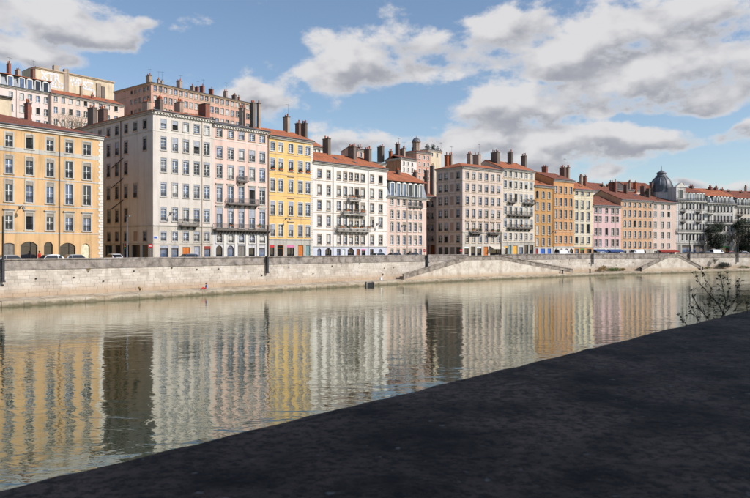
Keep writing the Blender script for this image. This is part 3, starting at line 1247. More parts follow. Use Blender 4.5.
        if not (hl or hr):
            zr_ = ze + pitch * (depth / 2 + ov)
            MB().tube([(-.05 + q * (Wd + .1) / 14, depth / 2, zr_ + rnd.uniform(-.03, .03)) for q in range(15)], .12, 6).build('ridge', roof, rf)
            for q in range(int(Wd / 7)):
                xs_ = rnd.uniform(1.5, Wd - 2.5)
                ys_ = rnd.uniform(1.4, depth / 2 - 1.6)
                za_, zb_ = ze + pitch * (ys_ + ov) + .06, ze + pitch * (ys_ + 1.0 + ov) + .06
                MB().slab([(xs_, ys_, za_), (xs_ + .8, ys_, za_), (xs_ + .8, ys_ + 1.0, zb_), (xs_, ys_ + 1.0, zb_)], .1).build('skylight', 'glass_dark', rf)
        zbase_ch = ze
    else:
        zbase_ch = ze
    for (p0, p1, yt, yy, mat_, pots) in chims:
        # p0..p1 overall columns, yy metres behind the facade
        PF = (P0[0] + nrm[0] * yy, P0[1] + nrm[1] * yy)
        x1 = line_px(PF, d, p1)
        dpt = PF[1] + d[1] * x1
        wpx = F / dpt
        ww = max(.55, min(1.0, (p1 - p0) / wpx * .45))
        x0 = x1 - ww
        L_ = 1.0
        for L_ in [v * .2 for v in range(3, 30)]:
            wx = P0[0] + d[0] * x0 + nrm[0] * (yy + L_)
            wy = P0[1] + d[1] * x0 + nrm[1] * (yy + L_)
            if 375 + F * wx / wy <= p0:
                break
        L_ = min(L_, 4.2)
        zt = z_of(yt, dpt) - z0
        chimney(root, (x0, yy), ww, L_, zbase_ch - .6, zt, mat_, pots, rnd)
    for bl in balconies:
        p0, p1, yz = bl[0], bl[1], bl[2]
        kw = dict(out=.85, mat_slab='trim_dark', mat_rail='iron', brackets=3)
        kw.update(bl[3] if len(bl) > 3 else {})
        balcony(root, max(LX(p0), .02), min(LX(p1), Wd - .02), LZ(yz), rnd=rnd, **kw)
    for p_, pm in pipes:
        MB().tube([(LX(p_), -.16, .2), (LX(p_), -.16, ze - .3)], .06).build('downpipe', pm, root)
    for a0, a1, y_, m_ in awnings:
        awning(root, LX(a0), LX(a1), LZ(y_), m_)
    return dict(root=root, P0=P0, d=d, n=nrm, W=Wd, ze=ze, LX=LX, LZ=LZ, ang=ang, z0=z0, dep=dep)

# ------------------------------------------------------------------ the row of houses on the far quay, left to right
NP = ['glass_dark', 'glass_dark', 'glass_blue', 'glass_grey']
B = {}
# 1 apricot block with arches
B[1] = make_building('apartment_building', 'apricot yellow building with arched ground floor openings, far left on the quay', (-42, 103), 126.8,
    [-30, -10.5, 9, 29.5, 50, 69, 87], [
        (135.0, 149.0, dict(hood=0)), (157.5, 175.0), (181.5, 202.5), (213.0, 230.0, dict(hood=1)),
    ], 7.2, 'wall_apricot', ref=29, depth=30, roof='tile_brown', pitch=.275, hr=True,
    win=dict(trim='trim_grey', tw=.2, blind='lambrequin_tan', bfix=.2, rail='iron', bars=1, panes=['glass_dark', 'glass_dark', 'glass_dark', 'glass_blue'], open=.05),
    courses=[(151.0, 'trim_grey', .30), (178.0, 'trim_grey'), (205.5, 'trim_grey'), (232.8, 'trim_grey')],
    shops=[(3.5, 14.5, 243, 'door', 'door_grey', .12), (20.5, 37.5, 241.5, 'glass', None, .22), (44, 53, 241.5, 'glass', None, .5), (60, 75.5, 242.5, 'glass', None, .25), (81.3, 89.8, 243, 'door', 'door_cream', .5)],
    quoins=('r',), pipes=[(59.3, 'pipe_dark')], cornice='trim_light', seed=1,
    chims=[(24.5, 31.5, 103, 9.0, 'brick_red', 2)])

# 2 white corner block with its long shaded side
r6 = dict(rail='iron', bars=1)
B[2] = make_building('apartment_building', 'tall off-white corner block with a long shaded side wall', (153, 213), 111.5,
    [163.5, 175, 186, 196.6, 206.8], [
        (119, 128.5, dict(rail=None)), (136.5, 150), (158, 172), (182, 196.5, dict(hood=0)), (207, 221), (231, 241, dict(rail='iron_grey', bars=1)),
    ], 5.6, 'wall_white', ref=163, depth=34, roof='tile_orange', pitch=.26, hl=True, dentils=True,
    win=dict(trim='trim_grey', tw=.10, blind='lambrequin_grey', bp=.95, rail='iron_grey', rfrac=.3, bars=3),
    base_y=225.5, base_mat='base_stone', courses=[(131.5, 'trim_light', .06), (243.5, 'trim_grey', .06)],
    shops=[(160, 168, 245.5, 'glass', 'lambrequin_grey'), (171.5, 178.5, 245.5, 'glass', 'lambrequin_grey'), (182.5, 190, 247, 'door', 'door_orange'), (194, 200, 246, 'door', 'lambrequin_grey'), (204, 210.5, 246, 'glass', 'door_red')],
    balconies=[(178.5, 197, 224.5, dict(brackets=3))], pipes=[(201.8, 'pipe')],
    side=dict(wm=1.15, rows=[
        (119, 128.5, [91, 100, 108.6, 117, 126.2, 135.3, 144.9]), (136.5, 150, [91, 100, 108.6, 117, 126, 144.9]), (158, 172, [100, 108.6, 117, 126]),
        (182, 196.5, [100, 108.6, 117, 126, 135.3]), (207, 221, [100, 109, 117, 126]), (231, 241, [100, 109, 117, 126, (135.5,), 145])],
        win=dict(panes=NP, rail='iron', trim='trim_tan', sash='sash_grey'), pipes=[121.2],
        shops=[(105, 112, 245, 'g', 'glass_dark'), (115, 120.5, 245, 'g', 'glass_dark'), (123, 129, 245, 'g', 'glass_dark'), (131.5, 140, 245, 'g', 'glass_dark'), (142, 148, 245, 'g', 'glass_dark')],
        courses=[225.5, 131.5, 243.5]),
    chims=[(88, 97, 107.5, 26, 'chimney_grey', 3), (98, 108, 109, 19, 'brick_dark', 3), (142, 151, 101.5, 10, 'chimney_stone', 3), (155.5, 163, 99.5, 6.5, 'chimney_grey', 4), (174.5, 183.5, 102, 6, 'chimney_stone', 3), (198.5, 210, 103.5, 4.5, 'brick_red', 0)], seed=2)
r = B[2]
for y_ in (160, 181, 203.5):                  # slanting dark tubes on the side wall
    zz = r['LZ'](y_)
    MB().tube([(-.12, 13.2, zz - .5), (-.12, 9.2, zz + .9)], .06).build('slant_tube', 'iron', r['root'])

# 3 pink with long stone balcony
B[3] = make_building('apartment_building', 'pink building with a long dark balcony above grey arched windows', (213, 268.6), 127.5,
    [219.4, 230.7, 241.4, 252, 262.2], [
        (131.5, 139.8, dict(rail=None, trim='trim_tan')), (149, 160.5), (166.3, 180), (187, 203.5, dict(hood=1)), (208.8, 228.5, dict(hood=2)), (233.2, 243, dict(arch=1, blind=None, rail='iron', trim='trim_light')),
    ], 5.6, 'wall_pink', ref=241, depth=13, roof='tile_grey', pitch=.24, dentils=True,
    win=dict(trim='trim_grey', tw=.13, blind='lambrequin_grey', rail='iron_grey', rfrac=.28, bars=3),
    base_y=231, base_mat='base_lightgrey', courses=[(142.5, 'trim_light', .06)],
    shops=[(216, 222.5, 245.5, 'glass', None, .45), (227.3, 233.8, 245.5, 'glass', None, .45), (237.8, 245, 245.5, 'door', 'door_grey'), (248.8, 254.8, 245.5, 'glass', 'base_lightgrey'), (259, 265, 245.5, 'glass', 'base_lightgrey')],
    balconies=[(212.6, 269, 229.8, dict(brackets=18, out=1.0, mat_rail='iron_grey', planters=2)), (226, 257, 204.2, dict(brackets=6, mat_rail='iron_grey')), (236.8, 246, 181.5, dict(brackets=2, out=.5, mat_rail='iron_grey'))],
    pilasters=[(213.6 + 11 * k, 231.5, 263, .22) for k in range(1, 5)], pipes=[(267.8, 'pipe_dark')],
    chims=[(239, 245, 108, 7, 'chimney_stone', 2), (250.5, 255.5, 102.5, 5, 'chimney_grey', 2), (257, 261, 103, 5.2, 'chimney_stone', 1)], seed=3)

# 4 yellow
fl = dict(rail='iron', rfrac=.3)
B[4] = make_building('apartment_building', 'bright yellow building with planted window boxes near the top', (269, 313), 138.2,
    [272.6, 280.6, 290.8, 300.3, 307.8], [
        (144.0, 152.8, dict(rail=None)), (160, 171.5), (180, 192.5), (201.8, 215.5, dict(hood=0)), (224.8, 236.5),
    ], 4.6, 'wall_yellow', ref=290.8, depth=12, roof='tile_orange', pitch=.36,
    win=dict(trim='trim_light', tw=.13, blind='lambrequin_grey', rail='iron_grey', rfrac=.26, bars=3),
    base_y=239.5, base_mat='base_grey', courses=[(155.5, 'trim_tan', .05), (175.5, 'trim_tan', .05), (196.5, 'trim_tan', .05), (218.5, 'trim_tan', .05)],
    shops=[(269.8, 274.3, 245, 'glass', 'sign_red'), (277.3, 283.5, 245, 'open', 'door_orange'), (287, 294.3, 245, 'glass', 'sign_pink'), (298, 303.3, 245, 'door', 'door_orange'), (306, 310, 245.3, 'door', 'door_teal')],
    chims=[(283.2, 290, 116.5, 5.5, 'chimney_stone', 2), (295.5, 301, 123, 7, 'brick_dark', 2), (301.5, 307.5, 123, 6.5, 'chimney_grey', 3)], seed=4, quoins=('r',))
r = B[4]
for c in (272.6, 280.6, 290.8, 300.3, 307.8):
    x, zz = r['LX'](c), r['LZ'](171.5)
    bx = MB().box(x - .45, x + .45, -.32, -.06, zz + .05, zz + .28).build('window_box', 'terracotta', r['root'])
    foliage((x, -.2, zz + .45), (.45, .22, .28), 90, .1, random.Random(int(c))).build('plant', 'leaf_green' if c == 280.6 else 'leaf_dark', bx)
for y_ in (177.0, 198.5, 222.0):
    x, zz = r['LX'](290.8), r['LZ'](y_)
    MB().box(x - .8, x + .8, -.2, -.002, zz, zz + .15).build('hood', 'trim_tan', r['root'])

# 5 bright white
C5 = [319.4, 328.6, 338.9, 345.2, 351, 356.9, 362.8, 372.1, 380.6]
B[5] = make_building('apartment_building', 'bright white building with three stacked balconies at its centre', (313, 387), 165.2,
    C5, [(172.3, 180.8), (186.8, 197), (202, 211.5), (215.8, 227), (234.3, 244.5)], 3.7, 'wall_bright', ref=351, depth=13, roof='tile_orange', pitch=.40,
    win=dict(trim='trim_tan', tw=.08, blind='lambrequin_tan', rail='iron_grey', rfrac=.24, bars=2, panes=['glass_grey', 'glass_blue', 'glass_grey', 'glass_dark', 'glass_curtain'], open=.06),
    base_y=246.5, base_mat='base_lilac', courses=[(183.2, 'trim_tan', .05), (199.8, 'trim_tan', .05), (214, 'trim_tan', .05), (230.5, 'trim_tan', .07)],
    shops=[(317.3, 321.2, 248.5, 'glass', None, .3), (325.3, 331.5, 248, 'glass', None, .3), (336.8, 340.5, 249, 'glass', None), (342.5, 345.3, 249, 'door', 'door_white'), (347.6, 354, 248, 'glass', None, .3), (356.5, 359.8, 249, 'door', 'door_wood'), (361.5, 365.5, 249, 'glass', 'sign_pink'), (370, 373.5, 249, 'glass', None), (378.5, 382.5, 249, 'glass', None, .4)],
    balconies=[(347.2, 358.3, 200.2, dict(brackets=3, mat_slab='trim_grey', planters=2)), (341.2, 363.8, 214.2, dict(brackets=5, mat_slab='trim_grey', planters=3)), (335.3, 368.3, 230.8, dict(brackets=8, mat_slab='trim_grey', planters=5))],
    pipes=[(333, 'pipe'), (368.2, 'pipe')],
    chims=[(323, 330.8, 138.3, 6.2, 'chimney_grey', 2), (348.5, 356.3, 146.5, 4.5, 'chimney_grey', 4), (364, 371.5, 149, 4.0, 'chimney_grey', 3)], seed=5)

# 6 pale pink with mansard
C6 = [392, 398.1, 404.1, 409.8, 415.2, 420.3]
B[6] = make_building('apartment_building', 'pale pink house with grey mansard dormers under an orange roof', (387, 426.3), 196.6,
    C6, [(199, 205.5, dict(blind=None)), (210.3, 218.8), (221.8, 231.5), (235, 244.5), (248.6, 255, dict(rail=None))], 3.0, 'wall_palepink', ref=404, depth=13, roof='tile_orange', pitch=.42,
    win=dict(trim='trim_light', tw=.10, blind='lambrequin_tan', rail=None, bars=2), mansard=dict(h=3.4, cols=C6),
    courses=[(207.5, 'trim_light', .10), (246.5, 'trim_light', .06)], pipes=[(407, 'pipe')],
    balconies=[(408.4, 422.3, 206.2, dict(brackets=4, out=.35, mat_rail='iron_grey'))],
    chims=[(395.5, 400.3, 170, 4.0, 'brick_dark', 2), (413, 417.5, 172, 4.0, 'chimney_grey', 2)], seed=6)

# 7 beige corner block
C7 = [467.4, 473.7, 480.1, 486.4, 492.6, 498.5]
B[7] = make_building('apartment_building', 'beige pink corner block with blind windows on its shaded side', (462.5, 502.6), 168.0,
    C7, [(172.8, 179.8, dict(rail=None)), (184.5, 192), (196.8, 205.2), (209.5, 218), (222.5, 230.8, dict(hood=1)), (235.1, 242.8, dict(rail=None))], 3.1, 'wall_beige', ref=480, depth=8.9, roof='tile_orange', pitch=.30, hl=True,
    win=dict(trim='trim_tan', tw=.12, blind='lambrequin_grey', rail='iron_grey', rfrac=.25, bars=2, hood=0),
    base_y=232.5, base_mat='base_stone', courses=[(182, 'trim_tan', .07), (194, 'trim_tan', .07), (207, 'trim_tan', .07), (220, 'trim_tan', .07), (244.5, 'trim_grey', .07)],
    shops=[(464.5, 468.8, 246.5, 'glass', 'door_white'), (471, 475.5, 246.5, 'glass', None), (477, 481.5, 246.5, 'glass', 'door_white'), (483.7, 488, 246.5, 'door', 'door_orange'), (490, 501, 247.5, 'glass', 'awning_beige')],
    balconies=[(469.3, 479.8, 233.2, dict(brackets=4, mat_slab='trim_dark', planters=3)), (487.4, 497.3, 233.6, dict(brackets=4, mat_slab='trim_dark', planters=2))],
    side=dict(wm=1.15, rows=[(172.8, 179.8, [440.2, 446, (452,), 458]), (184.5, 192, [440.2, 446, (452,), 458]), (196.8, 205.2, [440.2, 446, (452,), 458]), (209.5, 218, [440.2, 446, (452,), 458]), (222.5, 230.8, [440.2, 446, (452,), 458]), (235.1, 242.8, [440.2, 446, (452,), 458])],
        win=dict(panes=NP, rail='iron', trim='trim_tan'), courses=[182, 194, 207, 220, 232.5, 244.5], cmat='trim_tan',
        shops=[(438.5, 442.5, 247, 'g', 'glass_dark'), (444, 448, 247, 'g', 'glass_dark'), (450, 454.5, 247, 'g', 'door_grey'), (456, 460.5, 247, 'g', 'glass_dark')]),
    awnings=[(489.5, 501.5, 245.8, 'awning_beige')],
    chims=[(444.5, 448.8, 155, 9.5, 'terracotta', 1), (448.5, 453, 154.5, 9, 'chimney_stone', 2), (467, 472, 153.5, 5, 'chimney_stone', 2), (473, 481, 154.5, 5, 'chimney_stone', 2), (491, 500, 152, 3.2, 'chimney_grey', 4)], seed=7)

# 8 cream with three rows of balconies
C8 = [505.3, 510.5, 515.9, 521.1, 526.2, 531.3]
B[8] = make_building('apartment_building', 'cream building with stacked black balconies beside an ochre facade', (502.6, 534.6), 169.5,
    C8, [(171.5, 177.5, dict(rail=None, blind=None)), (181.2, 188.6), (193.8, 202, dict(rail=None)), (206.5, 214.5, dict(rail=None)), (218.8, 227.3, dict(rail=None)), (232.8, 240)], 2.7, 'wall_cream', ref=516, depth=12, roof='tile_orange', pitch=.40,
    win=dict(trim='trim_light', tw=.10, blind='lambrequin_grey', rail='iron_grey', rfrac=.25, bars=2),
    base_y=242, base_mat='base_grey', courses=[(179.3, 'trim_tan', .16), (191, 'trim_light', .06), (229.8, 'trim_light', .06)],
    shops=[(504.5, 507.5, 246, 'glass', 'door_yellow'), (508.5, 511.5, 245, 'door', 'door_teal'), (513, 517.5, 245.5, 'door', 'door_yellow'), (519, 523, 245, 'glass', 'base_lightgrey'), (524.5, 528.2, 245, 'glass', None), (529.7, 533.3, 245, 'glass', None)],
    balconies=[(507.5, 514.3, 202.6, dict(brackets=2)), (522.5, 533.5, 203, dict(brackets=3, planters=2)), (507, 530.5, 215.2, dict(brackets=6, planters=1)), (507, 530.5, 228.2, dict(brackets=6, planters=1))],
    chims=[(508, 513, 152.3, 4.5, 'chimney_grey', 2), (521.3, 526.8, 155.5, 4.0, 'chimney_grey', 3)], seed=8)

# 9 ochre, 10 orange, 11 ivory
B[9] = make_building('apartment_building', 'narrow ochre house with blue street doors', (534.6, 553.6), 185.8,
    [537.2, 543.3, 549], [(191.3, 198.5, dict(arch=.2)), (202.3, 210.3), (214.2, 222.3), (225.5, 234.8), (237.8, 245.8)], 2.6, 'wall_ochre', ref=543, depth=12, roof='tile_orange', pitch=.36,
    win=dict(trim='trim_tan', tw=.08, blind=None, rail=None, bars=3, panes=['glass_blue', 'glass_blue', 'glass_grey', 'glass_curtain']),
    base_y=247.3, base_mat='base_lightgrey', shops=[(535.6, 538.2, 248.5, 'door', 'door_red'), (540.6, 545, 248.6, 'door', 'door_blue'), (547.5, 551, 248.6, 'door', 'door_blue')], pipes=[(553, 'pipe_dark')], seed=9)
B[10] = make_building('apartment_building', 'tall orange house with a clustered chimney rising above its neighbours', (553.6, 574), 180.0,
    [556, 560.4, 565.6, 570.8], [(186.4, 193.5), (198.2, 206), (210, 218.3), (221.8, 229.5), (235.8, 243)], 2.6, 'wall_orange', ref=563, depth=13, roof='tile_brown', pitch=.36,
    win=dict(trim='trim_tan', tw=.09, blind=None, rail=None, bars=2), base_y=246.5, base_mat='trim_light',
    courses=[(208, 'trim_tan', .07), (219.8, 'trim_tan', .07), (232, 'trim_tan', .07), (195.8, 'trim_tan', .05)],
    shops=[(554.6, 558, 248.5, 'glass', None, .5), (559.5, 563.3, 248.5, 'glass', None, .5), (564.6, 568.5, 248.5, 'glass', None, .5), (569.6, 573, 248.5, 'glass', None, .5)],
    chims=[(542, 547.8, 166.3, 6.5, 'brick_red', 2), (559.5, 566.5, 167.3, 5.5, 'brick_dark', 3), (566.8, 570, 167, 5.0, 'chimney_stone', 2)], seed=10)
B[11] = make_building('apartment_building', 'narrow ivory house with an orange shopfront, between orange and rose facades', (574, 593.2), 189.4,
    [576.6, 582.1, 588.2], [(190.9, 195.4), (200.3, 209), (212, 220.8), (223.8, 233.3), (236.5, 243.6)], 3.0, 'wall_ivory', ref=582, depth=12, roof='tile_orange', pitch=.40,
    win=dict(trim='trim_light', tw=.12, blind=None, rail='iron_grey', rfrac=.22, bars=2), base_y=247, base_mat='wall_orange',
    courses=[(197.8, 'trim_light', .10), (222.2, 'trim_light', .10), (234.9, 'trim_light', .10), (210.6, 'trim_light', .06)],
    shops=[(575, 578.6, 248.8, 'glass', None), (580.2, 584.3, 248.5, 'glass', 'sign_green'), (586.5, 591.5, 248.8, 'glass', None)],
    chims=[(579.5, 582.7, 175.5, 5, 'chimney_stone', 2), (583, 587, 176.3, 4.8, 'brick_red', 2)], seed=11)
# 12 rose, 13 peach, 14 shell
B[12] = make_building('apartment_building', 'low rose pink house with blue shop awnings', (593.2, 621), 205.6,
    [595.8, 600.2, 606.6, 612.6, 617.3], [(207.9, 213.2), (216.2, 221.8), (228.3, 235.2), (239.4, 246.2)], 2.7, 'wall_rose', ref=606, depth=14, roof='tile_brown', pitch=.42,
    win=dict(trim='trim_grey', tw=.07, blind=None, rail=None, bars=1, panes=['glass_dark', 'glass_grey', 'glass_dark']),
    base_y=247.6, base_mat='trim_light', shops=[(594, 604.5, 249.5, 'glass', 'awning_blue'), (607.5, 620, 249.5, 'glass', 'awning_blue')],
    awnings=[(593.6, 605, 249.3, 'awning_blue'), (607, 620.6, 249.3, 'awning_blue')], pipes=[(597.9, 'pipe'), (615, 'pipe')], seed=12)
B[13] = make_building('apartment_building', 'peach orange building, six window columns wide, right of the rose house', (621, 652.6), 200.2,
    [624.8, 629.8, 634.8, 639.8, 645, 650], [(202.8, 207), (210.4, 217), (220.8, 227.4), (231, 237.8), (241.3, 247.8)], 2.5, 'wall_peach', ref=637, depth=15, roof='tile_brown', pitch=.40,
    win=dict(trim='trim_grey', tw=.10, blind=None, rail='iron_grey', rfrac=.2, bars=2, arch=.2), base_y=249.4, base_mat='base_grey',
    courses=[(208.8, 'trim_tan', .05), (219, 'trim_tan', .05), (229.3, 'trim_tan', .05), (239.6, 'trim_tan', .05)],
    shops=[(623.5, 626.5, 250.8, 'glass', None), (629, 633, 250.8, 'glass', None), (636, 640, 250.8, 'glass', None), (643, 646, 250.8, 'glass', None)],
    chims=[(609, 614, 182, 7, 'brick_red', 2), (613.8, 617, 181.5, 6, 'brick_red', 1), (623.5, 628, 184.3, 5, 'brick_dark', 2), (640.3, 645.5, 186, 5, 'brick_dark', 3)], seed=13)
B[14] = make_building('apartment_building', 'pale shell pink house with a dark red awning beside the domed building', (652.6, 676), 202.3,
    [655.2, 662.5, 668.7], [(204.5, 209), (211.5, 217), (221.6, 228), (232, 238.6), (243.3, 248)], 2.7, 'wall_shell', ref=663, depth=12, roof='tile_brown', pitch=.36,
    win=dict(trim='trim_light', tw=.08, blind=None, rail=None, bars=2, panes=['glass_dark', 'glass_grey', 'glass_blue']), base_y=249.6, base_mat='trim_light',
    shops=[(654, 657, 251, 'door', 'door_grey'), (659, 665, 251.2, 'glass', None), (667, 674.5, 251.2, 'glass', None)], awnings=[(657.6, 676, 249.6, 'awning_red')],
    chims=[(646.5, 650.5, 188.5, 4, 'chimney_grey', 2), (659.5, 663.5, 189, 4, 'chimney_stone', 1)], seed=14)

# 15-17 grey-white Haussmann blocks
HW = dict(trim='trim_light', tw=.12, blind=None, rail='iron', rfrac=.25, bars=1, panes=NP, sash='sash_grey')
C15 = [682.3, 686.6, 690, 693.3, 697.2, 700.3, 703.3]
B[15] = make_building('apartment_building', 'ornate grey white corner building topped by a dark dome', (676, 705.5), 200.5,
    C15, [(203.2, 209.5), (213.3, 219.8), (223.5, 230), (234, 240.5)], 1.9, 'wall_haussmann', ref=690, depth=15, roof='tile_brown', pitch=.30, win=HW, mansard=dict(h=2.6, cols=C15, dw=.55, mat='mansard_slate'),
    base_y=243, base_mat='base_grey', shops=[(678, 680.6, 245, 'door', 'door_grey'), (682, 691, 244.8, 'glass', 'sash_dark'), (693, 704, 244.8, 'glass', 'sash_dark')],
    balconies=[(676.3, 705.2, 201.3, dict(brackets=10, mat_slab='trim_light', out=.7)), (676.3, 705.2, 232.3, dict(brackets=10, mat_slab='trim_light', out=.6)), (680.5, 684.2, 211.8, dict(brackets=2)), (680.5, 684.2, 222, dict(brackets=2)), (695.5, 699, 211.8, dict(brackets=2)), (695.5, 699, 222, dict(brackets=2))],
    pilasters=[(679.4, 202, 242, .22), (684.6, 202, 242, .18), (695.2, 202, 242, .18), (701.9, 202, 242, .18)],
    courses=[(221.4, 'trim_light', .08), (211.2, 'trim_light', .08), (231.8, 'trim_light', .12)],
    chims=[(680.5, 684.8, 184.5, 6, 'brick_dark', 2), (689, 694, 186, 6, 'brick_dark', 3)], seed=15)
C16 = [708.5, 714.5, 718, 721.3, 724.5, 727.8, 731.5]
B[16] = make_building('apartment_building', 'grey white balconied building behind the dark evergreen, right of the domed one', (705.5, 735), 203,
    C16, [(206, 212), (215.5, 221.8), (225.2, 231.5), (235.3, 241.5)], 1.9, 'wall_haussmann', ref=720, depth=14, roof='tile_orange', pitch=.40, win=HW, mansard=dict(h=2.2, cols=C16, dw=.5, mat='mansard_slate'),
    base_y=244, base_mat='base_grey', shops=[(707, 711, 246, 'door', 'door_grey'), (713, 720, 246, 'glass', 'sash_dark'), (722, 730, 246, 'glass', 'sign_green')],
    balconies=[(705.8, 734.7, 203.6, dict(brackets=9, mat_slab='trim_light', out=.7)), (705.8, 712, 213.6, dict(brackets=3, mat_slab='trim_light', out=1)), (705.8, 734.7, 223.5, dict(brackets=9, mat_slab='trim_light', out=.6)), (705.8, 712, 233.4, dict(brackets=3, mat_slab='trim_light', out=1))],
    pilasters=[(712, 204, 243, .22), (733.5, 204, 243, .22)], courses=[(213.4, 'trim_light', .08), (233, 'trim_light', .08)],
    chims=[(708, 712.5, 187, 5, 'brick_red', 2), (713.5, 718, 187.8, 5, 'brick_red', 3), (719.5, 724, 189, 5, 'brick_red', 2), (727, 731, 191, 5, 'brick_dark', 2)], seed=16)
C17 = [738, 741.5, 745, 748.5, 752, 756, 760, 764, 768, 772]
B[17] = make_building('apartment_building', 'grey white building at the right edge of the row', (735, 776), 205.6,
    C17, [(208.6, 214.2), (217.5, 223.5), (226.8, 232.8), (236.5, 242.3)], 1.9, 'wall_cream', ref=748, depth=14, roof='tile_brown', pitch=.40, win=HW, mansard=dict(h=2.4, cols=C17, dw=.5, mat='mansard_slate'),
    base_y=245, base_mat='base_grey', shops=[(737, 742, 246.5, 'glass', 'sash_dark'), (745, 752, 246.5, 'glass', 'sash_dark'), (756, 764, 246.5, 'glass', 'sash_dark')],
    balconies=[(735.5, 775, 205.8, dict(brackets=10, mat_slab='trim_light', out=.7)), (735.5, 775, 225.3, dict(brackets=10, mat_slab='trim_light', out=.6)), (737, 741, 215.5, dict(brackets=2))],
    chims=[(738.5, 743, 191.5, 5, 'brick_dark', 2), (744.5, 747, 186.5, 8, 'chimney_stone', 2), (748, 752, 192, 5, 'brick_dark', 2)], seed=17)

# dome, pavilion and pediment of the ornate building (parts of it)
r = B[15]
rt = r['root']
xd, yd = r['LX'](676) + 1.7, 2.2
pz = r['ze']
MB().box(-.15, 3.6, -.25, 4.3, pz - .1, pz + 3.9).build('pavilion', 'wall_haussmann', rt)
MB().add([(-.4, -.45, pz + 3.9), (3.85, -.45, pz + 3.9), (1.72, -.45, pz + 5.3), (-.4, .6, pz + 3.9), (3.85, .6, pz + 3.9), (1.72, .6, pz + 5.3)], [(0, 1, 2), (5, 4, 3), (0, 2, 5, 3), (1, 4, 5, 2), (0, 3, 4, 1)]).build('pediment', 'trim_light', rt)
pw = MB().box(.9, 2.5, -.30, -.24, pz + .7, pz + 3.0).build('pavilion_window', 'glass_dark', rt)
MB().box(.75, .9, -.36, -.24, pz + .6, pz + 3.0).box(2.5, 2.65, -.36, -.24, pz + .6, pz + 3.0).box(.75, 2.65, -.36, -.24, pz + 3.0, pz + 3.2).build('surround', 'trim_light', pw)
prof = [(3.2, 0), (3.3, .35), (3.15, .5), (3.3, 1.3), (3.28, 2.2), (3.0, 3.2), (2.5, 4.1), (1.85, 4.7), (1.55, 4.9), (1.8, 5.05), (1.75, 5.25), (1.35, 5.45), (1.3, 5.9), (1.6, 6.0), (1.2, 6.4), (.5, 6.8), (.18, 7.1), (.12, 8.0), (.03, 8.6)]
sx, sy = .6, 6.2
dm = MB().lathe(prof, 20).build('dome', 'dome_slate', rt, (sx, sy, pz + 2.6), smooth=True)
for k in range(10):
    an = 2 * math.pi * k / 10
    MB().tube([((q + .03) * math.cos(an), (q + .03) * math.sin(an), zz) for q, zz in prof[2:9]], .09, 5).build('rib', 'zinc', dm)
MB().lathe([(3.3, -7.0), (3.3, -.15), (3.5, -.1), (3.5, .05)], 20).build('drum', 'wall_haussmann', dm)
for an in (-2.4, -1.0):
    T = Matrix.Rotation(an, 4, 'Z')
    MB().box(2.5, 3.35, -.55, .55, .6, 2.3, T).box(3.35, 3.4, -.38, .38, .75, 2.1, T).build('dormer', 'zinc', dm)
chm = MB().box(sx - 4.3, sx - 3.6, sy - .3, sy + .7, pz - 2, pz + 5.6).build('chimney', 'brick_dark', rt)
MB().box(sx - 4.4, sx - 3.5, sy - .4, sy + .8, pz + 5.6, pz + 5.8).build('cap', 'chimney_grey', chm)

# ------------------------------------------------------------------ recessed house in the side street left of the beige corner
r7 = B[7]
n7, d7 = r7['n'], r7['d']


def behind(r_, yy, xx=0.0):
    return (r_['P0'][0] + r_['d'][0] * xx + r_['n'][0] * yy, r_['P0'][1] + r_['d'][1] * xx + r_['n'][1] * yy)


def free_line(px0, depth, vp):
    """start point at view column px0 and depth; direction towards vanishing column vp"""
    L_ = math.hypot((vp - 375) / F, 1)
    return ((px0 - 375) / F * depth, depth), ((vp - 375) / F / L_, 1 / L_)


# lower wing that closes the side street, running perpendicular to the quay
P = behind(r7, 33.0)
B[18] = make_building('apartment_building', 'low shaded wing in the narrow street behind the beige corner block', (425.5, 437), 197,
    [432, 427.6], [(201, 207), (213, 219), (225, 231), (236, 241)], 3.0, 'wall_beige', ref=432, line=(behind(r7, 32.6, -1.5 - 0), (-n7[0], -n7[1])) if False else (free_line(425.2, 184.0, 1500)), depth=8, roof='tile_brown', pitch=.3,
    win=dict(panes=NP, rail='iron', trim='trim_tan', blind=None), courses=[(222, 'trim_tan', .08), (210, 'trim_tan', .08)],
    shops=[(426.5, 429.5, 245, 'door', 'door_orange'), (430.5, 435, 245, 'door', 'door_wood')], chims=[(424.5, 428.5, 170, 2, 'brick_dark', 1), (430, 434.5, 165.5, 3, 'chimney_grey', 2)], seed=18)

# ------------------------------------------------------------------ houses on the hill behind
HP = ['glass_blue', 'glass_grey', 'glass_grey', 'glass_dark', 'glass_curtain']
hw = dict(trim='trim_light', tw=.12, blind=None, rail=None, bars=1, panes=HP)
B[20] = make_building('hillside_house', 'pale pink hillside house with a long row of grey mansard dormers', (-25, 51.5), 89.6,
    [-14, -5, 11, 22, 30, 38, 46], [(94.5, 101), (106.8, 113.5), (119, 126)], 4.0, 'wall_hillpink', ref=30, line=free_line(-25, 168.0, 960), z0=26, depth=12, roof='tile_orange', pitch=.16,
    win=hw, mansard=dict(h=3.0, cols=[-14, -3, 10, 21.5, 29.5, 37.5, 45.5], dw=.75, mat='mansard_slate'), pipes=[(16.5, 'pipe')],
    chims=[(6.5, 11, 63.5, 4, 'brick_red', 2), (15, 20.5, 69.5, 4, 'chimney_stone', 2), (30.5, 35, 69, 5, 'brick_red', 2)], seed=20)
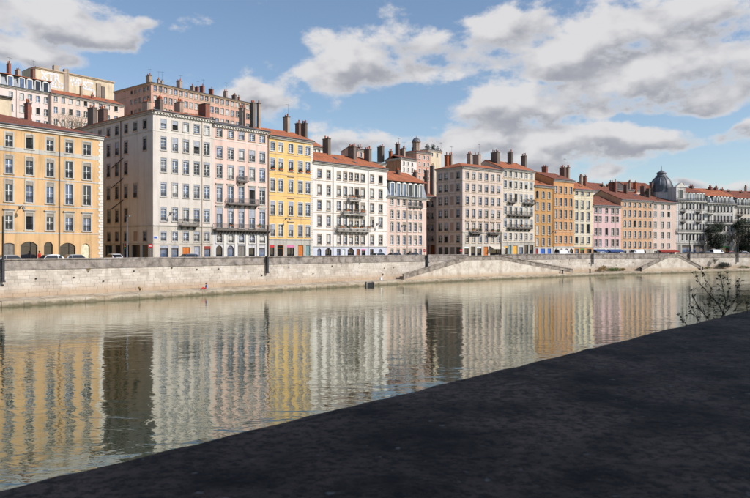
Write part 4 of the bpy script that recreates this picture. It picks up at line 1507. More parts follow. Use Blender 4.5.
B[21] = make_building('hillside_house', 'cream hillside house with orange roof below the graffiti wall', (51.5, 124), 96.5,
    [55.7, 63.2, 70.8, 78.2, 85.6, 93, 100.5, 108, 116], [(98.6, 104.0), (109.2, 115.4), (121, 127)], 3.6, 'wall_shell', ref=71, line=free_line(51.5, 181.0, 960), z0=26, depth=11, roof='tile_orange', pitch=.36,
    win=hw, chims=[(79.5, 82.5, 86, 3, 'chimney_stone', 1), (91.5, 94, 95, 1.5, 'brick_red', 1)], seed=21)
B[22] = make_building('hillside_house', 'tall cream hilltop house with white graffiti across its blank wall', (33.5, 114), 73.2,
    [], [], 4.0, 'wall_hillcream', ref=70, line=free_line(35.5, 205.0, 960), z0=34, depth=9, roof='tile_brown', pitch=.05, ov=.15, cornice='trim_tan', hl=False,
    win=hw, seed=22)
r = B[22]
for (p0, p1, yt, yb) in ((53.5, 58.5, 68.5, 74), (64, 68.5, 70, 90), (96.3, 100.5, 78, 92), (101, 104.6, 80.5, 95)):
    x0, x1 = r['LX'](p0), r['LX'](p1)
    MB().box(x0, x1, -.35, .8, r['LZ'](yb + (20 if p0 > 60 else 0)), r['LZ'](yt)).build('chimney', 'chimney_stone' if p0 < 100 else 'chimney_grey', r['root'])
MB().box(r['LX'](108), r['LX'](111), 1.5, 2.6, r['ze'] - 1, r['LZ'](80.5)).build('chimney', 'terracotta', r['root'])


def graffiti(r_, txt, pxc, yc, hpx, widthpx, tilt=0.0):
    cu = bpy.data.curves.new('graffiti', 'FONT')
    cu.body = txt
    cu.align_x, cu.align_y = 'CENTER', 'CENTER'
    cu.size = 1
    cu.offset = .045
    cu.extrude = .012
    ob = bpy.data.objects.new('tmp', cu)
    col.objects.link(ob)
    dg = bpy.context.evaluated_depsgraph_get()
    me = bpy.data.meshes.new_from_object(ob.evaluated_get(dg))
    bpy.data.objects.remove(ob)
    xs = [v.co.x for v in me.vertices]
    ys = [v.co.y for v in me.vertices]
    wv, hv = max(xs) - min(xs), max(ys) - min(ys)
    wm = r_['LX'](pxc + widthpx / 2) - r_['LX'](pxc - widthpx / 2)
    hm = r_['LZ'](yc - hpx / 2) - r_['LZ'](yc + hpx / 2)
    zc = z_of(yc, r_['P0'][1] + r_['d'][1] * r_['LX'](pxc)) - r_['z0']
    for v in me.vertices:
        x, y, zz = v.co
        v.co = ((x - (max(xs) + min(xs)) / 2) / wv * wm, -zz - .015, (y - (max(ys) + min(ys)) / 2) / hv * hm)
    me.materials.clear()
    me.materials.append(MATS['graffiti_white'])
    o = link('graffiti', me, r_['root'], (r_['LX'](pxc), 0, zc))
    o.rotation_euler = (0, tilt, 0)
    return o


graffiti(r, 'XTR', 50.5, 77.0, 9, 21)
graffiti(r, 'ELO', 57.5, 85.3, 6, 13)
graffiti(r, 'WP', 75.3, 82.3, 8.5, 11.5)
graffiti(r, 'SZ', 88.3, 86.0, 9, 11)
graffiti(r, 'NO', 97.3, 93.6, 5.5, 8)
B[23] = make_building('hillside_house', 'cream block half hidden behind the apricot building roof at the left edge', (-30, 11.5), 96.5,
    [], [], 4.0, 'wall_hillcream', ref=5, line=free_line(-30, 140.0, 980), z0=10, depth=7, roof='zinc', pitch=.06, win=hw, cornice='trim_dark', seed=23)
B[24] = make_building('hillside_house', 'long salmon hilltop building with rows of small windows and many chimneys', (151, 253), 92.6,
    [155.2 + 5.15 * k for k in range(19)], [(94.8, 99.8), (104.0, 110.2), (115, 121), (126, 132)], 3.4, 'wall_salmon', ref=200, line=free_line(151, 196.0, 945), z0=30, depth=19, roof='tile_brown', pitch=.22, hl=True,
    win=dict(trim='trim_tan', tw=.08, blind=None, rail=None, bars=1, panes=HP + ['glass_curtain']), courses=[(101.3, 'trim_tan', .12)], cornice='trim_tan',
    side=dict(wm=1.2, rows=[(95.5, 99.6, [131.5, 135.5, 140, 144.5, 148.5]), (104.5, 109.5, [131.5, 135.5, 140, 144.5, 148.5]), (115, 120, [131.5, 135.5, 140, 144.5, 148.5])], win=dict(panes=NP), courses=[101.3], cmat='trim_tan'),
    chims=[(146, 151.8, 75.5, 3.5, 'chimney_stone', 3), (157.5, 160, 79.5, 4, 'chimney_stone', 1), (161.5, 163.5, 80.8, 4, 'chimney_stone', 1), (176.5, 182, 81, 4, 'chimney_stone', 3), (190.5, 194.5, 86, 4, 'chimney_stone', 1), (195, 199, 87, 4, 'brick_red', 1), (200, 204.5, 86, 4, 'brick_red', 2), (209, 213.5, 89, 4, 'brick_red', 2), (223.5, 227.5, 91, 4, 'chimney_stone', 2), (232, 236.5, 95, 4, 'brick_dark', 2), (237.5, 240, 97, 4, 'brick_red', 1)], seed=24)
B[25] = make_building('hillside_house', 'small white house with a painted gable peeking out behind the bright white building', (311, 323.5), 147,
    [314.5, 319], [(149.5, 153)], 2.4, 'wall_bright', ref=317, line=free_line(311, 172.0, 1050), z0=12, depth=8, roof='tile_orange', pitch=.5, win=hw, seed=25)
B[26] = make_building('hillside_house', 'salmon attic house peeking out between two dark chimneys', (357, 364.5), 149.5,
    [360.7], [(152.5, 157)], 2.4, 'wall_salmon', ref=360, line=free_line(357, 176.0, 1090), z0=12, depth=6, roof='tile_brown', pitch=.3, win=hw, chims=[(357, 362, 147, 1, 'chimney_stone', 2)], seed=26)
B[27] = make_building('hillside_house', 'low tan house end beside the brown gable on the hill', (371, 385.5), 162.8,
    [], [], 2.4, 'wall_hillcream', ref=380, line=free_line(371, 182.0, 1100), z0=12, depth=7, roof='zinc', pitch=.1, win=hw, seed=27)
B[28] = make_building('hillside_house', 'white hillside house with a large brown side wall', (401, 416.5), 158.6,
    [404, 408.2, 412.3], [(162, 165.4), (168, 171.5), (174, 177.5), (180, 183.5)], 1.3, 'wall_bright', ref=408, line=free_line(401, 196.0, 1150), z0=14, depth=6.4, roof='tile_brown', pitch=.28,
    win=hw, side=dict(rows=[], win={}), chims=[(377.3, 384.3, 146.5, 6.5, 'chimney_grey', 3), (395.5, 400, 143.8, 4, 'brick_dark', 2), (389, 392.5, 151.0, 4, 'terracotta', 2), (402.5, 405.5, 148, 3, 'chimney_stone', 2)], seed=28)
# brown sheet over the blank gable of that house
r = B[28]
MB().quad((-.03, 6.35, 0), (-.03, .05, 0), (-.03, .05, r['ze'] - .05), (-.03, 6.35, r['ze'] - .05)).build('gable_sheet', 'wall_brown', r['root'])
B[29] = make_building('hillside_house', 'tall salmon hillside house beneath the little domed tower', (416.5, 430.5), 152,
    [419.5, 424, 428], [(155.5, 159), (162.5, 166), (169.5, 173), (176.5, 180)], 1.8, 'wall_salmon', ref=423, line=free_line(416.5, 205.0, 1150), z0=14, depth=10, roof='tile_brown', pitch=.3, hl=True, win=hw,
    side=dict(rows=[], win={}), chims=[(399.5, 405.5, 149, 4, 'brick_dark', 2), (412, 415, 147.5, 3, 'brick_dark', 1)], seed=29)
B[30] = make_building('hillside_house', 'cream hilltop house with shrubs on its roof terrace', (428, 441), 150,
    [432, 437], [(153, 156.5)], 1.8, 'wall_hillcream', ref=434, line=free_line(428, 216.0, 1180), z0=14, depth=8, roof='zinc', pitch=.04, win=hw, cornice='trim_light', chims=[(439.5, 442, 151, 1, 'terracotta', 1)], seed=30)
r = B[30]
for k in range(7):
    foliage((r['W'] * (k + .5) / 7, 1.0 + (k % 3) * .5, r['ze'] + .7 + .4 * (k % 2)), (.7, .6, .9), 90, .2, random.Random(k)).build('terrace_shrub', 'leaf_dark', r['root'])
# little domed tower on the salmon house
r = B[29]
xt, zt = r['LX'](423.5), r['ze']
tw = MB().lathe([(1.15, -1), (1.15, 2.2), (1.35, 2.3), (1.35, 2.5)], 8).build('turret', 'chimney_stone', r['root'], (xt, 3, zt + .8))
MB().lathe([(1.4, 2.5), (1.25, 2.9), (.9, 3.4), (.4, 3.75), (.1, 3.9), (.05, 4.3)], 12).build('turret_dome', 'dome_slate', tw, smooth=True)
# roofs behind the right half of the row
B[31] = make_building('rear_house', 'rear house with a gable roof behind the ivory house', (588, 612), 190.5,
    [598, 604], [(192.5, 196)], 2.2, 'trim_light', ref=600, line=free_line(588, 216.0, 1450), z0=4.2, depth=8, roof='tile_brown', pitch=.6, win=hw, chims=[(600, 604, 184.5, 2, 'brick_dark', 2), (606, 609.5, 185, 2, 'brick_red', 2)], seed=31)
B[32] = make_building('rear_house', 'orange rear house showing over the peach building roof', (612, 634), 189.5,
    [], [], 2.2, 'wall_orange', ref=625, line=free_line(612, 226.0, 1600), z0=4.2, depth=8, roof='tile_brown', pitch=.1, win=hw, chims=[(627.5, 631, 182, 2, 'chimney_stone', 3), (633, 637, 182.3, 3, 'terracotta', 2)], seed=32)
B[33] = make_building('rear_house', 'rear house with a broad red roof left of the dome', (632, 660), 190.5,
    [], [], 2.2, 'wall_shell', ref=645, line=free_line(632, 236.0, 1600), z0=4.2, depth=12, roof='tile_brown', pitch=.5, win=hw, seed=33)
# ------------------------------------------------------------------ stairs down to the water
def double_stair(pLb, pLt, pRt, pRb, label):
    of = 1.0                                            # outer face, metres inland from the waterline
    sLb, sLt, sRt, sRb = (s_at(p_, of) for p_ in (pLb, pLt, pRt, pRb))
    x, y, a = Qp((sLt + sRt) / 2, of)
    root = thing('quay_stair', label, 'stairs', (x, y, .7), a)
    Minv = (Matrix.Translation((x, y, .7)) @ Matrix.Rotation(a, 4, 'Z')).inverted()

    def pt(s, o, z):
        X, Y, _ = Qp(s, o)
        return tuple(Minv @ Vector((X, Y, z)))
    zt, zb = STREET + .05, .95
    prof = [(sLb, zb), (sLt, zt), ((sLt + sRt) / 2, zt), (sRt, zt), (sRb, zb)]
    # subdivide so that the front follows the bend
    pr = []
    for (s0, z0_), (s1, z1_) in zip(prof, prof[1:]):
        n = max(1, int((s1 - s0) / 3))
        pr += [(s0 + (s1 - s0) * k / n, z0_ + (z1_ - z0_) * k / n) for k in range(n)]
    pr.append(prof[-1])
    wl, pp, cp = MB(), MB(), MB()
    ph = .62
    for (s0, z0_), (s1, z1_) in zip(pr, pr[1:]):
        wl.add([pt(s0, of, .3), pt(s1, of, .3), pt(s1, of + .4, .3), pt(s0, of + .4, .3), pt(s0, of, z0_), pt(s1, of, z1_), pt(s1, of + .4, z1_), pt(s0, of + .4, z0_)],
               [(4, 5, 6, 7), (0, 1, 5, 4), (1, 2, 6, 5), (2, 3, 7, 6), (3, 0, 4, 7)])
        for m_, o0, o1, ha, hb in ((pp, of + .03, of + .35, .0, ph), (cp, of - .08, of + .44, ph, ph + .2), (cp, of - .05, of + .05, -.16, .003)):
            m_.add([pt(s0, o0, z0_ + ha), pt(s1, o0, z1_ + ha), pt(s1, o1, z1_ + ha), pt(s0, o1, z0_ + ha), pt(s0, o0, z0_ + hb), pt(s1, o0, z1_ + hb), pt(s1, o1, z1_ + hb), pt(s0, o1, z0_ + hb)],
                   [(4, 5, 6, 7), (0, 1, 5, 4), (1, 2, 6, 5), (2, 3, 7, 6), (3, 0, 4, 7), (3, 2, 1, 0)])
    wl.build('front_wall', 'stair_stone', root)
    pp.build('parapet', 'stair_coping', root)
    cp.build('coping', 'stair_coping', root)
    ld = MB()
    for k in range(4):
        s0, s1 = sLt + (sRt - sLt) * k / 4, sLt + (sRt - sLt) * (k + 1) / 4
        ld.add([pt(s0, of + .4, .5), pt(s1, of + .4, .5), pt(s1, 3.5, .5), pt(s0, 3.5, .5), pt(s0, of + .4, zt - .02), pt(s1, of + .4, zt - .02), pt(s1, 3.5, zt - .02), pt(s0, 3.5, zt - .02)],
               [(4, 5, 6, 7), (0, 1, 5, 4), (3, 0, 4, 7), (1, 2, 6, 5)])
    ld.build('landing', 'pavement_stone', root)
    for sb, st in ((sLb, sLt), (sRb, sRt)):
        n = 19
        L_ = abs(st - sb) / n
        me = MB().box(-L_ / 2 - .02, L_ / 2 + .02, 0, 2.6 - .0, 0, .4).mesh('step', 'stair_coping')
        for k in range(n):
            s = sb + (st - sb) * (k + .5) / n
            X, Y, aa = Qp(s, of + .4)
            q = Minv @ Vector((X, Y, zb + (zt - zb) * (k + 1) / n - .42))
            link('step', me, root, tuple(q), aa - a)
    return root


double_stair(404, 468, 501, 573, 'long double stone staircase in the quay below the beige corner block')
double_stair(641, 668.5, 678.5, 701, 'steep double stone staircase in the quay below the red awning')

# ------------------------------------------------------------------ posts, bollards, outlet
pole_mesh = MB().tube([(0, 0, 2.2), (0, 0, 4.0), (0, 0, 7.2)], [.13, .12, .10], 10).mesh('shaft', 'pole_dark')
base_mesh = MB().box(-.14, .14, -.14, .17, 0, 2.25).box(-.2, .2, -.2, .17, 2.25, 2.4).box(-.2, .2, -.2, .17, -.12, .0).mesh('base', 'pole_dark')
cap_mesh = MB().lathe([(.06, 7.2), (.10, 7.23), (.10, 7.32), (.03, 7.45)], 10).mesh('finial', 'pole_dark')
brk_mesh = MB().box(-.05, .05, .0, .34, 1.9, 2.0).box(-.05, .05, 0, .34, .4, .5).mesh('wall_bracket', 'pole_dark')
for p_, where in ((3, 'at the left edge before the apricot building'), (267.5, 'between the pink and the bright yellow facades'), (427.5, 'before the shaded side street'),
                  (501, 'at the right top of the long staircase'), (593, 'before the rose pink house'), (689.5, 'over the right flight of the steep staircase'), (738, 'near the right edge before the dark evergreen')):
    s = s_at(p_, QW - .35)
    x, y, a = Qp(s, QW - .35)
    t_ = thing('street_post', 'tall dark post on the river wall ' + where, 'post', (x, y, 2.75), a, 'dark posts along the river wall')
    sc_ = 1.13 if p_ < 300 else 1.0
    for nm, me in (('base', base_mesh), ('shaft', pole_mesh), ('finial', cap_mesh), ('wall_bracket', brk_mesh)):
        link(nm, me, t_)
bol = MB().lathe([(.26, 0), (.24, .1), (.17, .2), (.16, .62), (.24, .74), (.25, .86), (.14, .96)], 12).mesh('mooring_bollard', 'bollard_iron')
for p_, where in ((562.5, 'at the foot of the long staircase'), (590, 'on the ledge below the rose pink house'), (641, 'at the left foot of the steep staircase'), (702.5, 'at the right foot of the steep staircase')):
    x, y, a = Qp(s_at(p_, .5), .5)
    tag(link('mooring_bollard', bol, None, (x, y, .64), a), 'dark iron mooring bollard ' + where, 'bollard', 'mooring bollards on the ledge')
stp = MB().box(-.11, .11, -.05, .0, -.07, .07).tube([(-.07, -.05, 0), (-.06, -.14, -.04), (.06, -.14, -.04), (.07, -.05, 0)], .02, 5).mesh('iron_staple', 'bollard_iron')
rs = random.Random(44)
for k in range(44):
    x, y, a = Qp(S0 + 2 + k * 4.3 + rs.uniform(-1.2, 1.2), QW - .03)
    link('iron_staple', stp, quay, (x, y, rs.choice((2.3, 2.9, 3.5, 3.8))), a)
# outfall box on the ledge
x, y, a = Qp(s_at(369.5, -.1), -.1)
t_ = thing('drain_outlet', 'dark open drain outlet in the ledge at the waterline', 'drain', (x, y, .02), a)
MB().box(-.95, .95, -.25, .1, .55, .72).box(-.95, -.8, -.25, .1, -.3, .55).box(.8, .95, -.25, .1, -.3, .55).build('frame', 'stair_coping', t_)
MB().box(-.8, .8, -.16, -.12, -.3, .55).build('dark_mouth', 'bollard_iron', t_)  # dark plate painting the shade inside the open outlet
x, y, a = Qp(s_at(381, 1.6), 1.6)
t_ = thing('life_ring_box', 'small white box standing on the ledge near the drain outlet', 'box', (x, y, .75), a)
MB().box(-.2, .2, -.15, .15, 0, .5).build('body', 'sign_white', t_)
MB().box(-.23, .23, -.18, .18, .5, .56).build('lid', 'sign_white', t_)


# ------------------------------------------------------------------ vehicles
def car_meshes(kind):
    if kind == 'van':
        L_, Wd, hb, hr = 4.9, 1.9, 1.05, 2.05
        prof = [(-2.4, .35), (2.35, .35), (2.45, .75), (2.3, 1.02), (1.75, 1.2), (-2.4, 1.2)]
        cab = [(-2.38, 1.2), (1.75, 1.2), (1.15, 1.98), (-2.3, 2.05)]
    else:
        L_, Wd = 4.2, 1.72
        prof = [(-2.08, .32), (2.05, .32), (2.12, .55), (2.02, .74), (1.15, .88), (-1.75, .92), (-2.06, .80)]
        cab = [(-1.95, .90), (1.0, .88), (.35, 1.40), (-.2, 1.47), (-1.2, 1.44), (-1.72, 1.12)]

    def ext(pr, w0, w1, zlo, zhi):
        m_ = MB()
        vs = []
        for sgn in (-1, 1):
            for x, z in pr:
                f = (z - zlo) / (zhi - zlo)
                vs.append((x, sgn * (w0 + (w1 - w0) * f) / 2, z))
        n = len(pr)
        m_.add(vs, [tuple(range(n)), tuple(range(2 * n - 1, n - 1, -1))] + [(i, i + n, (i + 1) % n + n, (i + 1) % n) for i in range(n)])
        return m_
    zl, zh = min(z for _, z in cab), max(z for _, z in cab)
    body, cabin = ext(prof, Wd, Wd * .97, .3, 1.0), ext(cab, Wd * .95, Wd * .76, zl, zh)
    gl = []

    def side_q(x0, x1, z0, z1, xi0, xi1):
        for sgn in (-1, 1):
            ya = (Wd * .95 + (Wd * .76 - Wd * .95) * (z0 - zl) / (zh - zl)) / 2 + .012
            yb = (Wd * .95 + (Wd * .76 - Wd * .95) * (z1 - zl) / (zh - zl)) / 2 + .012
            gl.append(MB().quad((x0, sgn * ya, z0), (x1, sgn * ya, z0), (xi1, sgn * yb, z1), (xi0, sgn * yb, z1)))
    fr, rr_ = MB(), MB()
    if kind == 'van':
        side_q(.75, 1.55, 1.28, 1.85, .75, 1.12)
        fr.quad((1.77, -.8, 1.25), (1.77, .8, 1.25), (1.22, .68, 1.93), (1.22, -.68, 1.93))
        rr_.quad((-2.40, -.75, 1.3), (-2.40, .75, 1.3), (-2.34, .65, 1.9), (-2.34, -.65, 1.9))
    else:
        side_q(-1.0, .82, .96, 1.36, -.95, .36)
        side_q(-1.62, -1.06, .98, 1.34, -1.38, -1.02)
        fr.quad((.98, -.74, .93), (.98, .74, .93), (.40, .62, 1.39), (.40, -.62, 1.39))
        rr_.quad((-1.9, -.7, .98), (-1.9, .7, .98), (-1.42, .62, 1.36), (-1.42, -.62, 1.36))
    wh = MB()
    T = Matrix.Rotation(math.pi / 2, 4, 'X')
    wh.lathe([(.0, -.1), (.31, -.1), (.33, -.06), (.33, .06), (.31, .1)], 16, T)
    rm = MB().lathe([(.0, -.115), (.19, -.115), (.2, -.1), (.2, .1), (.19, .115)], 12, T)
    return dict(body=body, cabin=cabin, side_windows=gl, windscreens=fr, rear=rr_, wheel=wh, rim=rm, L=L_, W=Wd, kind=kind)


CARS = {k: car_meshes(k) for k in ('car', 'van')}
CMESH = {}


def car(px_, off_, paint, kind, label, flip=False, turn=0.0):
    c = CARS[kind]
    x, y, a = Qp(s_at(px_, off_), off_)
    t_ = thing('parked_car' if kind == 'car' else 'parked_van', label, kind, (x, y, STREET + .004), a + (math.pi if flip else 0) + turn, 'vehicles along the far quay')
    key = (kind, paint)
    if key not in CMESH:
        CMESH[key] = dict(body=c['body'].mesh('body', paint), cabin=c['cabin'].mesh('cabin', paint), sw=[g_.mesh('side_window', 'car_glass') for g_ in c['side_windows']], rw=c['rear'].mesh('rear_window', 'car_glass'), ws=c['windscreens'].mesh('windscreen', 'car_glass'),
                          wheel=c['wheel'].mesh('wheel', 'tyre'), rim=c['rim'].mesh('rim', 'rim'), hl=MB().box(0, .06, -.16, .16, 0, .13).mesh('headlight', 'lamp_clear'), tl=MB().box(-.05, 0, -.1, .1, 0, .28).mesh('tail_light', 'lamp_red'))
    m_ = CMESH[key]
    link('body', m_['body'], t_)
    link('cabin', m_['cabin'], t_)
    for g_ in m_['sw']:
        link('side_window', g_, t_)
    link('rear_window', m_['rw'], t_)
    link('windscreen', m_['ws'], t_)
    xf, xr = (1.35, -1.3) if kind == 'car' else (1.5, -1.5)
    for wx in (xf, xr):
        for sy_ in (-1, 1):
            w_ = link('wheel', m_['wheel'], t_, (wx, sy_ * (c['W'] / 2 - .09), .33))
            link('rim', m_['rim'], w_)
    fx = 2.03 if kind == 'car' else 2.38
    bx_ = -2.05 if kind == 'car' else -2.4
    for sy_ in (-1, 1):
        link('headlight', m_['hl'], t_, (fx, sy_ * .6, .6))
        link('tail_light', m_['tl'], t_, (bx_, sy_ * (c['W'] / 2 - .16), .66 if kind == 'car' else .9))
    return t_


car(12, 13.3, 'paint_black', 'car', 'black car parked before the grey door of the apricot building')
car(48, 13.3, 'paint_silver', 'car', 'silver car parked before the narrow arch of the apricot building', True)
car(77, 13.3, 'paint_grey', 'car', 'grey car parked before the wide right arch of the apricot building')
car(113, 19.0, 'paint_white', 'car', 'white car with red tail lights turning into the side street', False, 1.45)
car(187, 13.2, 'paint_blue', 'car', 'dark blue car before the orange door of the white corner block', True)
car(380, 13.2, 'paint_silver', 'car', 'silver car at the right end of the bright white building')
car(393, 13.2, 'paint_grey', 'car', 'grey car before the pale pink mansard house', True)
car(414, 13.2, 'paint_black', 'car', 'black car parked at the right end of the pale pink house')
car(563, 12.6, 'paint_white', 'van', 'white van before the tall orange house')
car(602, 13.0, 'paint_white', 'car', 'white car under the blue shop awning')
car(636, 12.6, 'paint_white', 'van', 'white van before the peach orange building', True)
car(717, 12.2, 'paint_white', 'van', 'white van beside the dark evergreen tree')
car(690, 13.0, 'paint_black', 'car', 'black car before the ornate domed building')
car(705, 12.6, 'paint_grey', 'car', 'grey car left of the white van by the evergreen', True)
car(731, 12.6, 'paint_red', 'car', 'red car between the two dark evergreen trees')
car(742, 12.4, 'paint_silver', 'car', 'silver car before the evergreen at the right edge', True)


# ------------------------------------------------------------------ lamps and signs
def wall_lamp(k, px_, py_, label):
    r_ = B[k]
    x, zz = r_['LX'](px_), r_['LZ'](py_)
    P = behind(r_, 0, x)
    t_ = thing('wall_lamp', label, 'lamp', (P[0], P[1], r_['z0'] + zz), r_['ang'], 'bracket lamps on the facades')
    MB().box(-.1, .1, -.08, -.004, -.2, .25).tube([(0, -.06, 0), (0, -.7, .22), (0, -1.15, .2)], .04, 6).tube([(0, -.06, -.15), (0, -.7, .2)], .03, 6).build('bracket', 'iron_grey', t_)
    MB().lathe([(.06, .16), (.1, .1), (.2, -.1), (.24, -.22), (.05, -.3)], 10).build('lantern', 'iron_grey', t_, (0, -1.2, 0))
    MB().lathe([(.2, -.30), (.16, -.38), (.05, -.42)], 10).build('globe', 'lamp_clear', t_, (0, -1.2, .06))


for a_ in ((1, 19.5, 208, 'grey bracket lamp between the left windows of the apricot building'), (2, 170, 213.5, 'small lamp on the white corner block left of its balcony'), (4, 285.5, 219, 'bracket lamp on the bright yellow facade'),
           (5, 377, 223.5, 'bracket lamp between the right windows of the bright white facade'), (6, 402, 226, 'bracket lamp on the pale pink facade'), (9, 552, 232, 'bracket lamp between the ochre and orange houses')):
    wall_lamp(*a_)
# grey mast with signal at the mouth of the side street
x, y, a = Qp(s_at(127, 15.2), 15.2)
t_ = thing('street_mast', 'slim light grey lamp mast at the mouth of the side street', 'lamp post', (x, y, STREET + .12), a)
MB().tube([(0, 0, 0), (0, 0, 3), (0, 0, 7.0)], [.11, .09, .07], 10).build('mast', 'pole_grey', t_)
MB().box(-.10, .12, -.75, .06, 6.95, 7.08).build('lamp_head', 'pole_grey', t_)
x, y, a = Qp(s_at(124.6, 15.6), 15.6)
t_ = thing('traffic_light', 'small traffic light beside the grey mast in the side street', 'traffic light', (x, y, STREET + .12), a)
MB().tube([(0, 0, 0), (0, 0, 2.9)], .06, 8).build('pole', 'pole_dark', t_)
hd = MB().box(-.15, .15, -.14, .14, 2.0, 2.9).build('signal_head', 'pole_dark', t_)
for k, mt in enumerate(('lamp_red', 'door_yellow', 'sign_green')):
    MB().lathe([(.09, 0), (.09, .03), (.0, .04)], 10, Matrix.Translation((0, -.14, 2.75 - k * .28)) @ Matrix.Rotation(math.pi / 2, 4, 'X')).build('lens', mt, hd)


def disc_sign(px_, off_, hz, label, bar=True):
    x, y, a = Qp(s_at(px_, off_), off_)
    t_ = thing('road_sign', label, 'sign', (x, y, STREET + .12), a - .6)
    MB().tube([(0, 0, 0), (0, 0, hz + .3)], .035, 8).build('pole', 'pole_grey', t_)
    T = Matrix.Translation((0, -.05, hz)) @ Matrix.Rotation(math.pi / 2, 4, 'X')
    d_ = MB().lathe([(.0, -.012), (.34, -.012), (.34, .012), (.0, .014)], 20, T).build('disc', 'sign_red', t_)
    MB().box(-.24, .24, -.072, -.066, hz - .06, hz + .06).build('bar', 'sign_white', d_)


disc_sign(150.6, 16.2, 2.55, 'red no entry sign at the shaded corner of the white block')
disc_sign(424.3, 16.0, 1.75, 'red no entry sign at the right end of the pale pink house')
disc_sign(461.0, 16.2, 1.75, 'red no entry sign at the corner of the beige block')
r = B[2]
P = behind(r, 0, r['LX'](155.5))
t_ = thing('street_name_plate', 'small blue street name plate on the corner of the white block', 'sign', (P[0], P[1], STREET + r['LZ'](237.5)), r['ang'])
MB().box(-.35, .35, -.04, -.004, -.22, .22).build('plate', 'sign_white', t_)
MB().box(-.30, .30, -.05, -.041, -.17, .17).build('field', 'sign_blue', t_)


# ------------------------------------------------------------------ a passer-by in red
def person(loc, rz, V, Ed, rad, mats, pick, hair_at, label):
    me = bpy.data.meshes.new('body')
    me.from_pydata(V, Ed, [])
    ob = bpy.data.objects.new('tmp', me)
    col.objects.link(ob)
    ob.modifiers.new('s', 'SKIN')
    for i, rr in enumerate(rad):
        me.skin_vertices[0].data[i].radius = (rr, rr)
    me.skin_vertices[0].data[0].use_root = True
    sb = ob.modifiers.new('u', 'SUBSURF')
    sb.levels = sb.render_levels = 2
    dg = bpy.context.evaluated_depsgraph_get()
    m2 = bpy.data.meshes.new_from_object(ob.evaluated_get(dg))
    bpy.data.objects.remove(ob)
    m2.materials.clear()
    for nm in mats:
        m2.materials.append(MATS[nm])
    for p_ in m2.polygons:
        p_.material_index = pick(p_.center)
        p_.use_smooth = True
    t_ = thing('person', label, 'person', loc, rz)
    link('body', m2, t_)
    hx, hy, hz = hair_at
    MB().lathe([(.10, -.07), (.118, 0), (.115, .05), (.085, .10), (.03, .125)], 12).build('hair', 'hair', t_, (hx, hy, hz), smooth=True)


EDG = [(0, 1), (1, 2), (2, 3), (3, 4), (4, 5), (2, 6), (6, 7), (7, 8), (2, 9), (9, 10), (10, 11), (0, 12), (12, 13), (13, 14), (14, 15), (0, 16), (16, 17), (17, 18), (18, 19)]
RAD = [.15, .14, .15, .06, .095, .07, .07, .05, .04, .07, .05, .04, .10, .065, .045, .04, .10, .065, .045, .04]
x, y, a = Qp(s_at(39.5, 15.6), 15.6)
person((x, y, STREET + .12), a + .4,
       [(0, 0, .95), (0, .01, 1.15), (0, 0, 1.38), (0, 0, 1.50), (0, -.02, 1.62), (0, -.01, 1.72), (.18, 0, 1.40), (.24, .02, 1.12), (.23, -.06, .88), (-.18, 0, 1.40), (-.24, .02, 1.12), (-.23, -.06, .88),
        (.10, 0, .90), (.11, -.03, .50), (.11, .02, .08), (.12, -.12, .04), (-.10, 0, .90), (-.11, .05, .50), (-.11, .10, .08), (-.12, -.04, .04)], EDG, RAD, ('skin', 'cloth_red', 'cloth_dark'),
       lambda c: 0 if c.z > 1.50 or (abs(c.x) > .19 and c.z < .93) else (1 if c.z > .92 else 2), (0, .015, 1.69), 'person in a red jacket standing before the apricot building')
# sitting on the ledge, legs stretched along the water, leaning back on the arms
x, y, a = Qp(s_at(206, 1.1), 1.1)
person((x, y, .70), a,
       [(0, 0, .13), (.04, 0, .33), (.06, 0, .53), (.05, 0, .64), (.02, 0, .76), (.01, 0, .85), (.06, .17, .54), (.14, .24, .32), (.22, .24, .06), (.06, -.17, .54), (-.02, -.24, .34), (-.20, -.16, .27),
        (-.06, .09, .13), (-.40, .11, .30), (-.80, .10, .07), (-.86, .10, .15), (-.06, -.09, .13), (-.42, -.10, .24), (-.84, -.10, .07), (-.90, -.10, .15)], EDG, RAD, ('skin', 'cloth_blue', 'cloth_red'),
       lambda c: 0 if c.z > .64 or (c.x > .2 and c.z < .12) or (c.x < -.14 and c.y < -.12 and c.z > .29) else (2 if c.x < -.07 or c.z < .16 else 1), (.02, 0, .83), 'person in a blue top and red trousers sitting on the ledge')


# ------------------------------------------------------------------ trees and shrubs
def grow(mb, p0, d, L_, r0, lev, rnd, tips):
    n = 4
    pts, rr = [Vector(p0)], [r0]
    dd = Vector(d).normalized()
    for k in range(n):
        dd = (dd + Vector((rnd.uniform(-.16, .16), rnd.uniform(-.16, .16), rnd.uniform(-.05, .14)))).normalized()
        pts.append(pts[-1] + dd * L_ / n)
        rr.append(r0 * (1 - .5 * (k + 1) / n))
    mb.tube(pts, rr, 6 if lev > 1 else 4, False)
    if lev == 0:
        tips.append(pts[-1])
        return
    for k in range(3 + (lev > 2)):
        i = rnd.randint(2, n)
        an = rnd.uniform(0, 6.28)
        sp = rnd.uniform(.5, .9)
        nd = (dd + Vector((math.cos(an) * sp, math.sin(an) * sp, rnd.uniform(-.05, .3)))).normalized()
        grow(mb, pts[i], nd, L_ * rnd.uniform(.58, .76), rr[i] * .72, lev - 1, rnd, tips)


def bare_tree(loc, h, label, bark, seed, leaf=None):
    rnd = random.Random(seed)
    t_ = thing('bare_tree', label, 'tree', loc)
    tr, cr, tips = MB(), MB(), []
    tr.tube([(0, 0, -.3), (.05, 0, h * .2), (.0, .05, h * .36)], [h * .022, h * .018, h * .015], 8)
    tr.build('trunk', bark, t_)
    for k in range(5):
        an = k * 1.26 + rnd.uniform(-.3, .3)
        grow(cr, (0, .05, h * .34), (math.cos(an) * .6, math.sin(an) * .6, 1), h * .28, h * .010, 3, rnd, tips)
    c_ = cr.build('crown', bark, t_)
    return t_


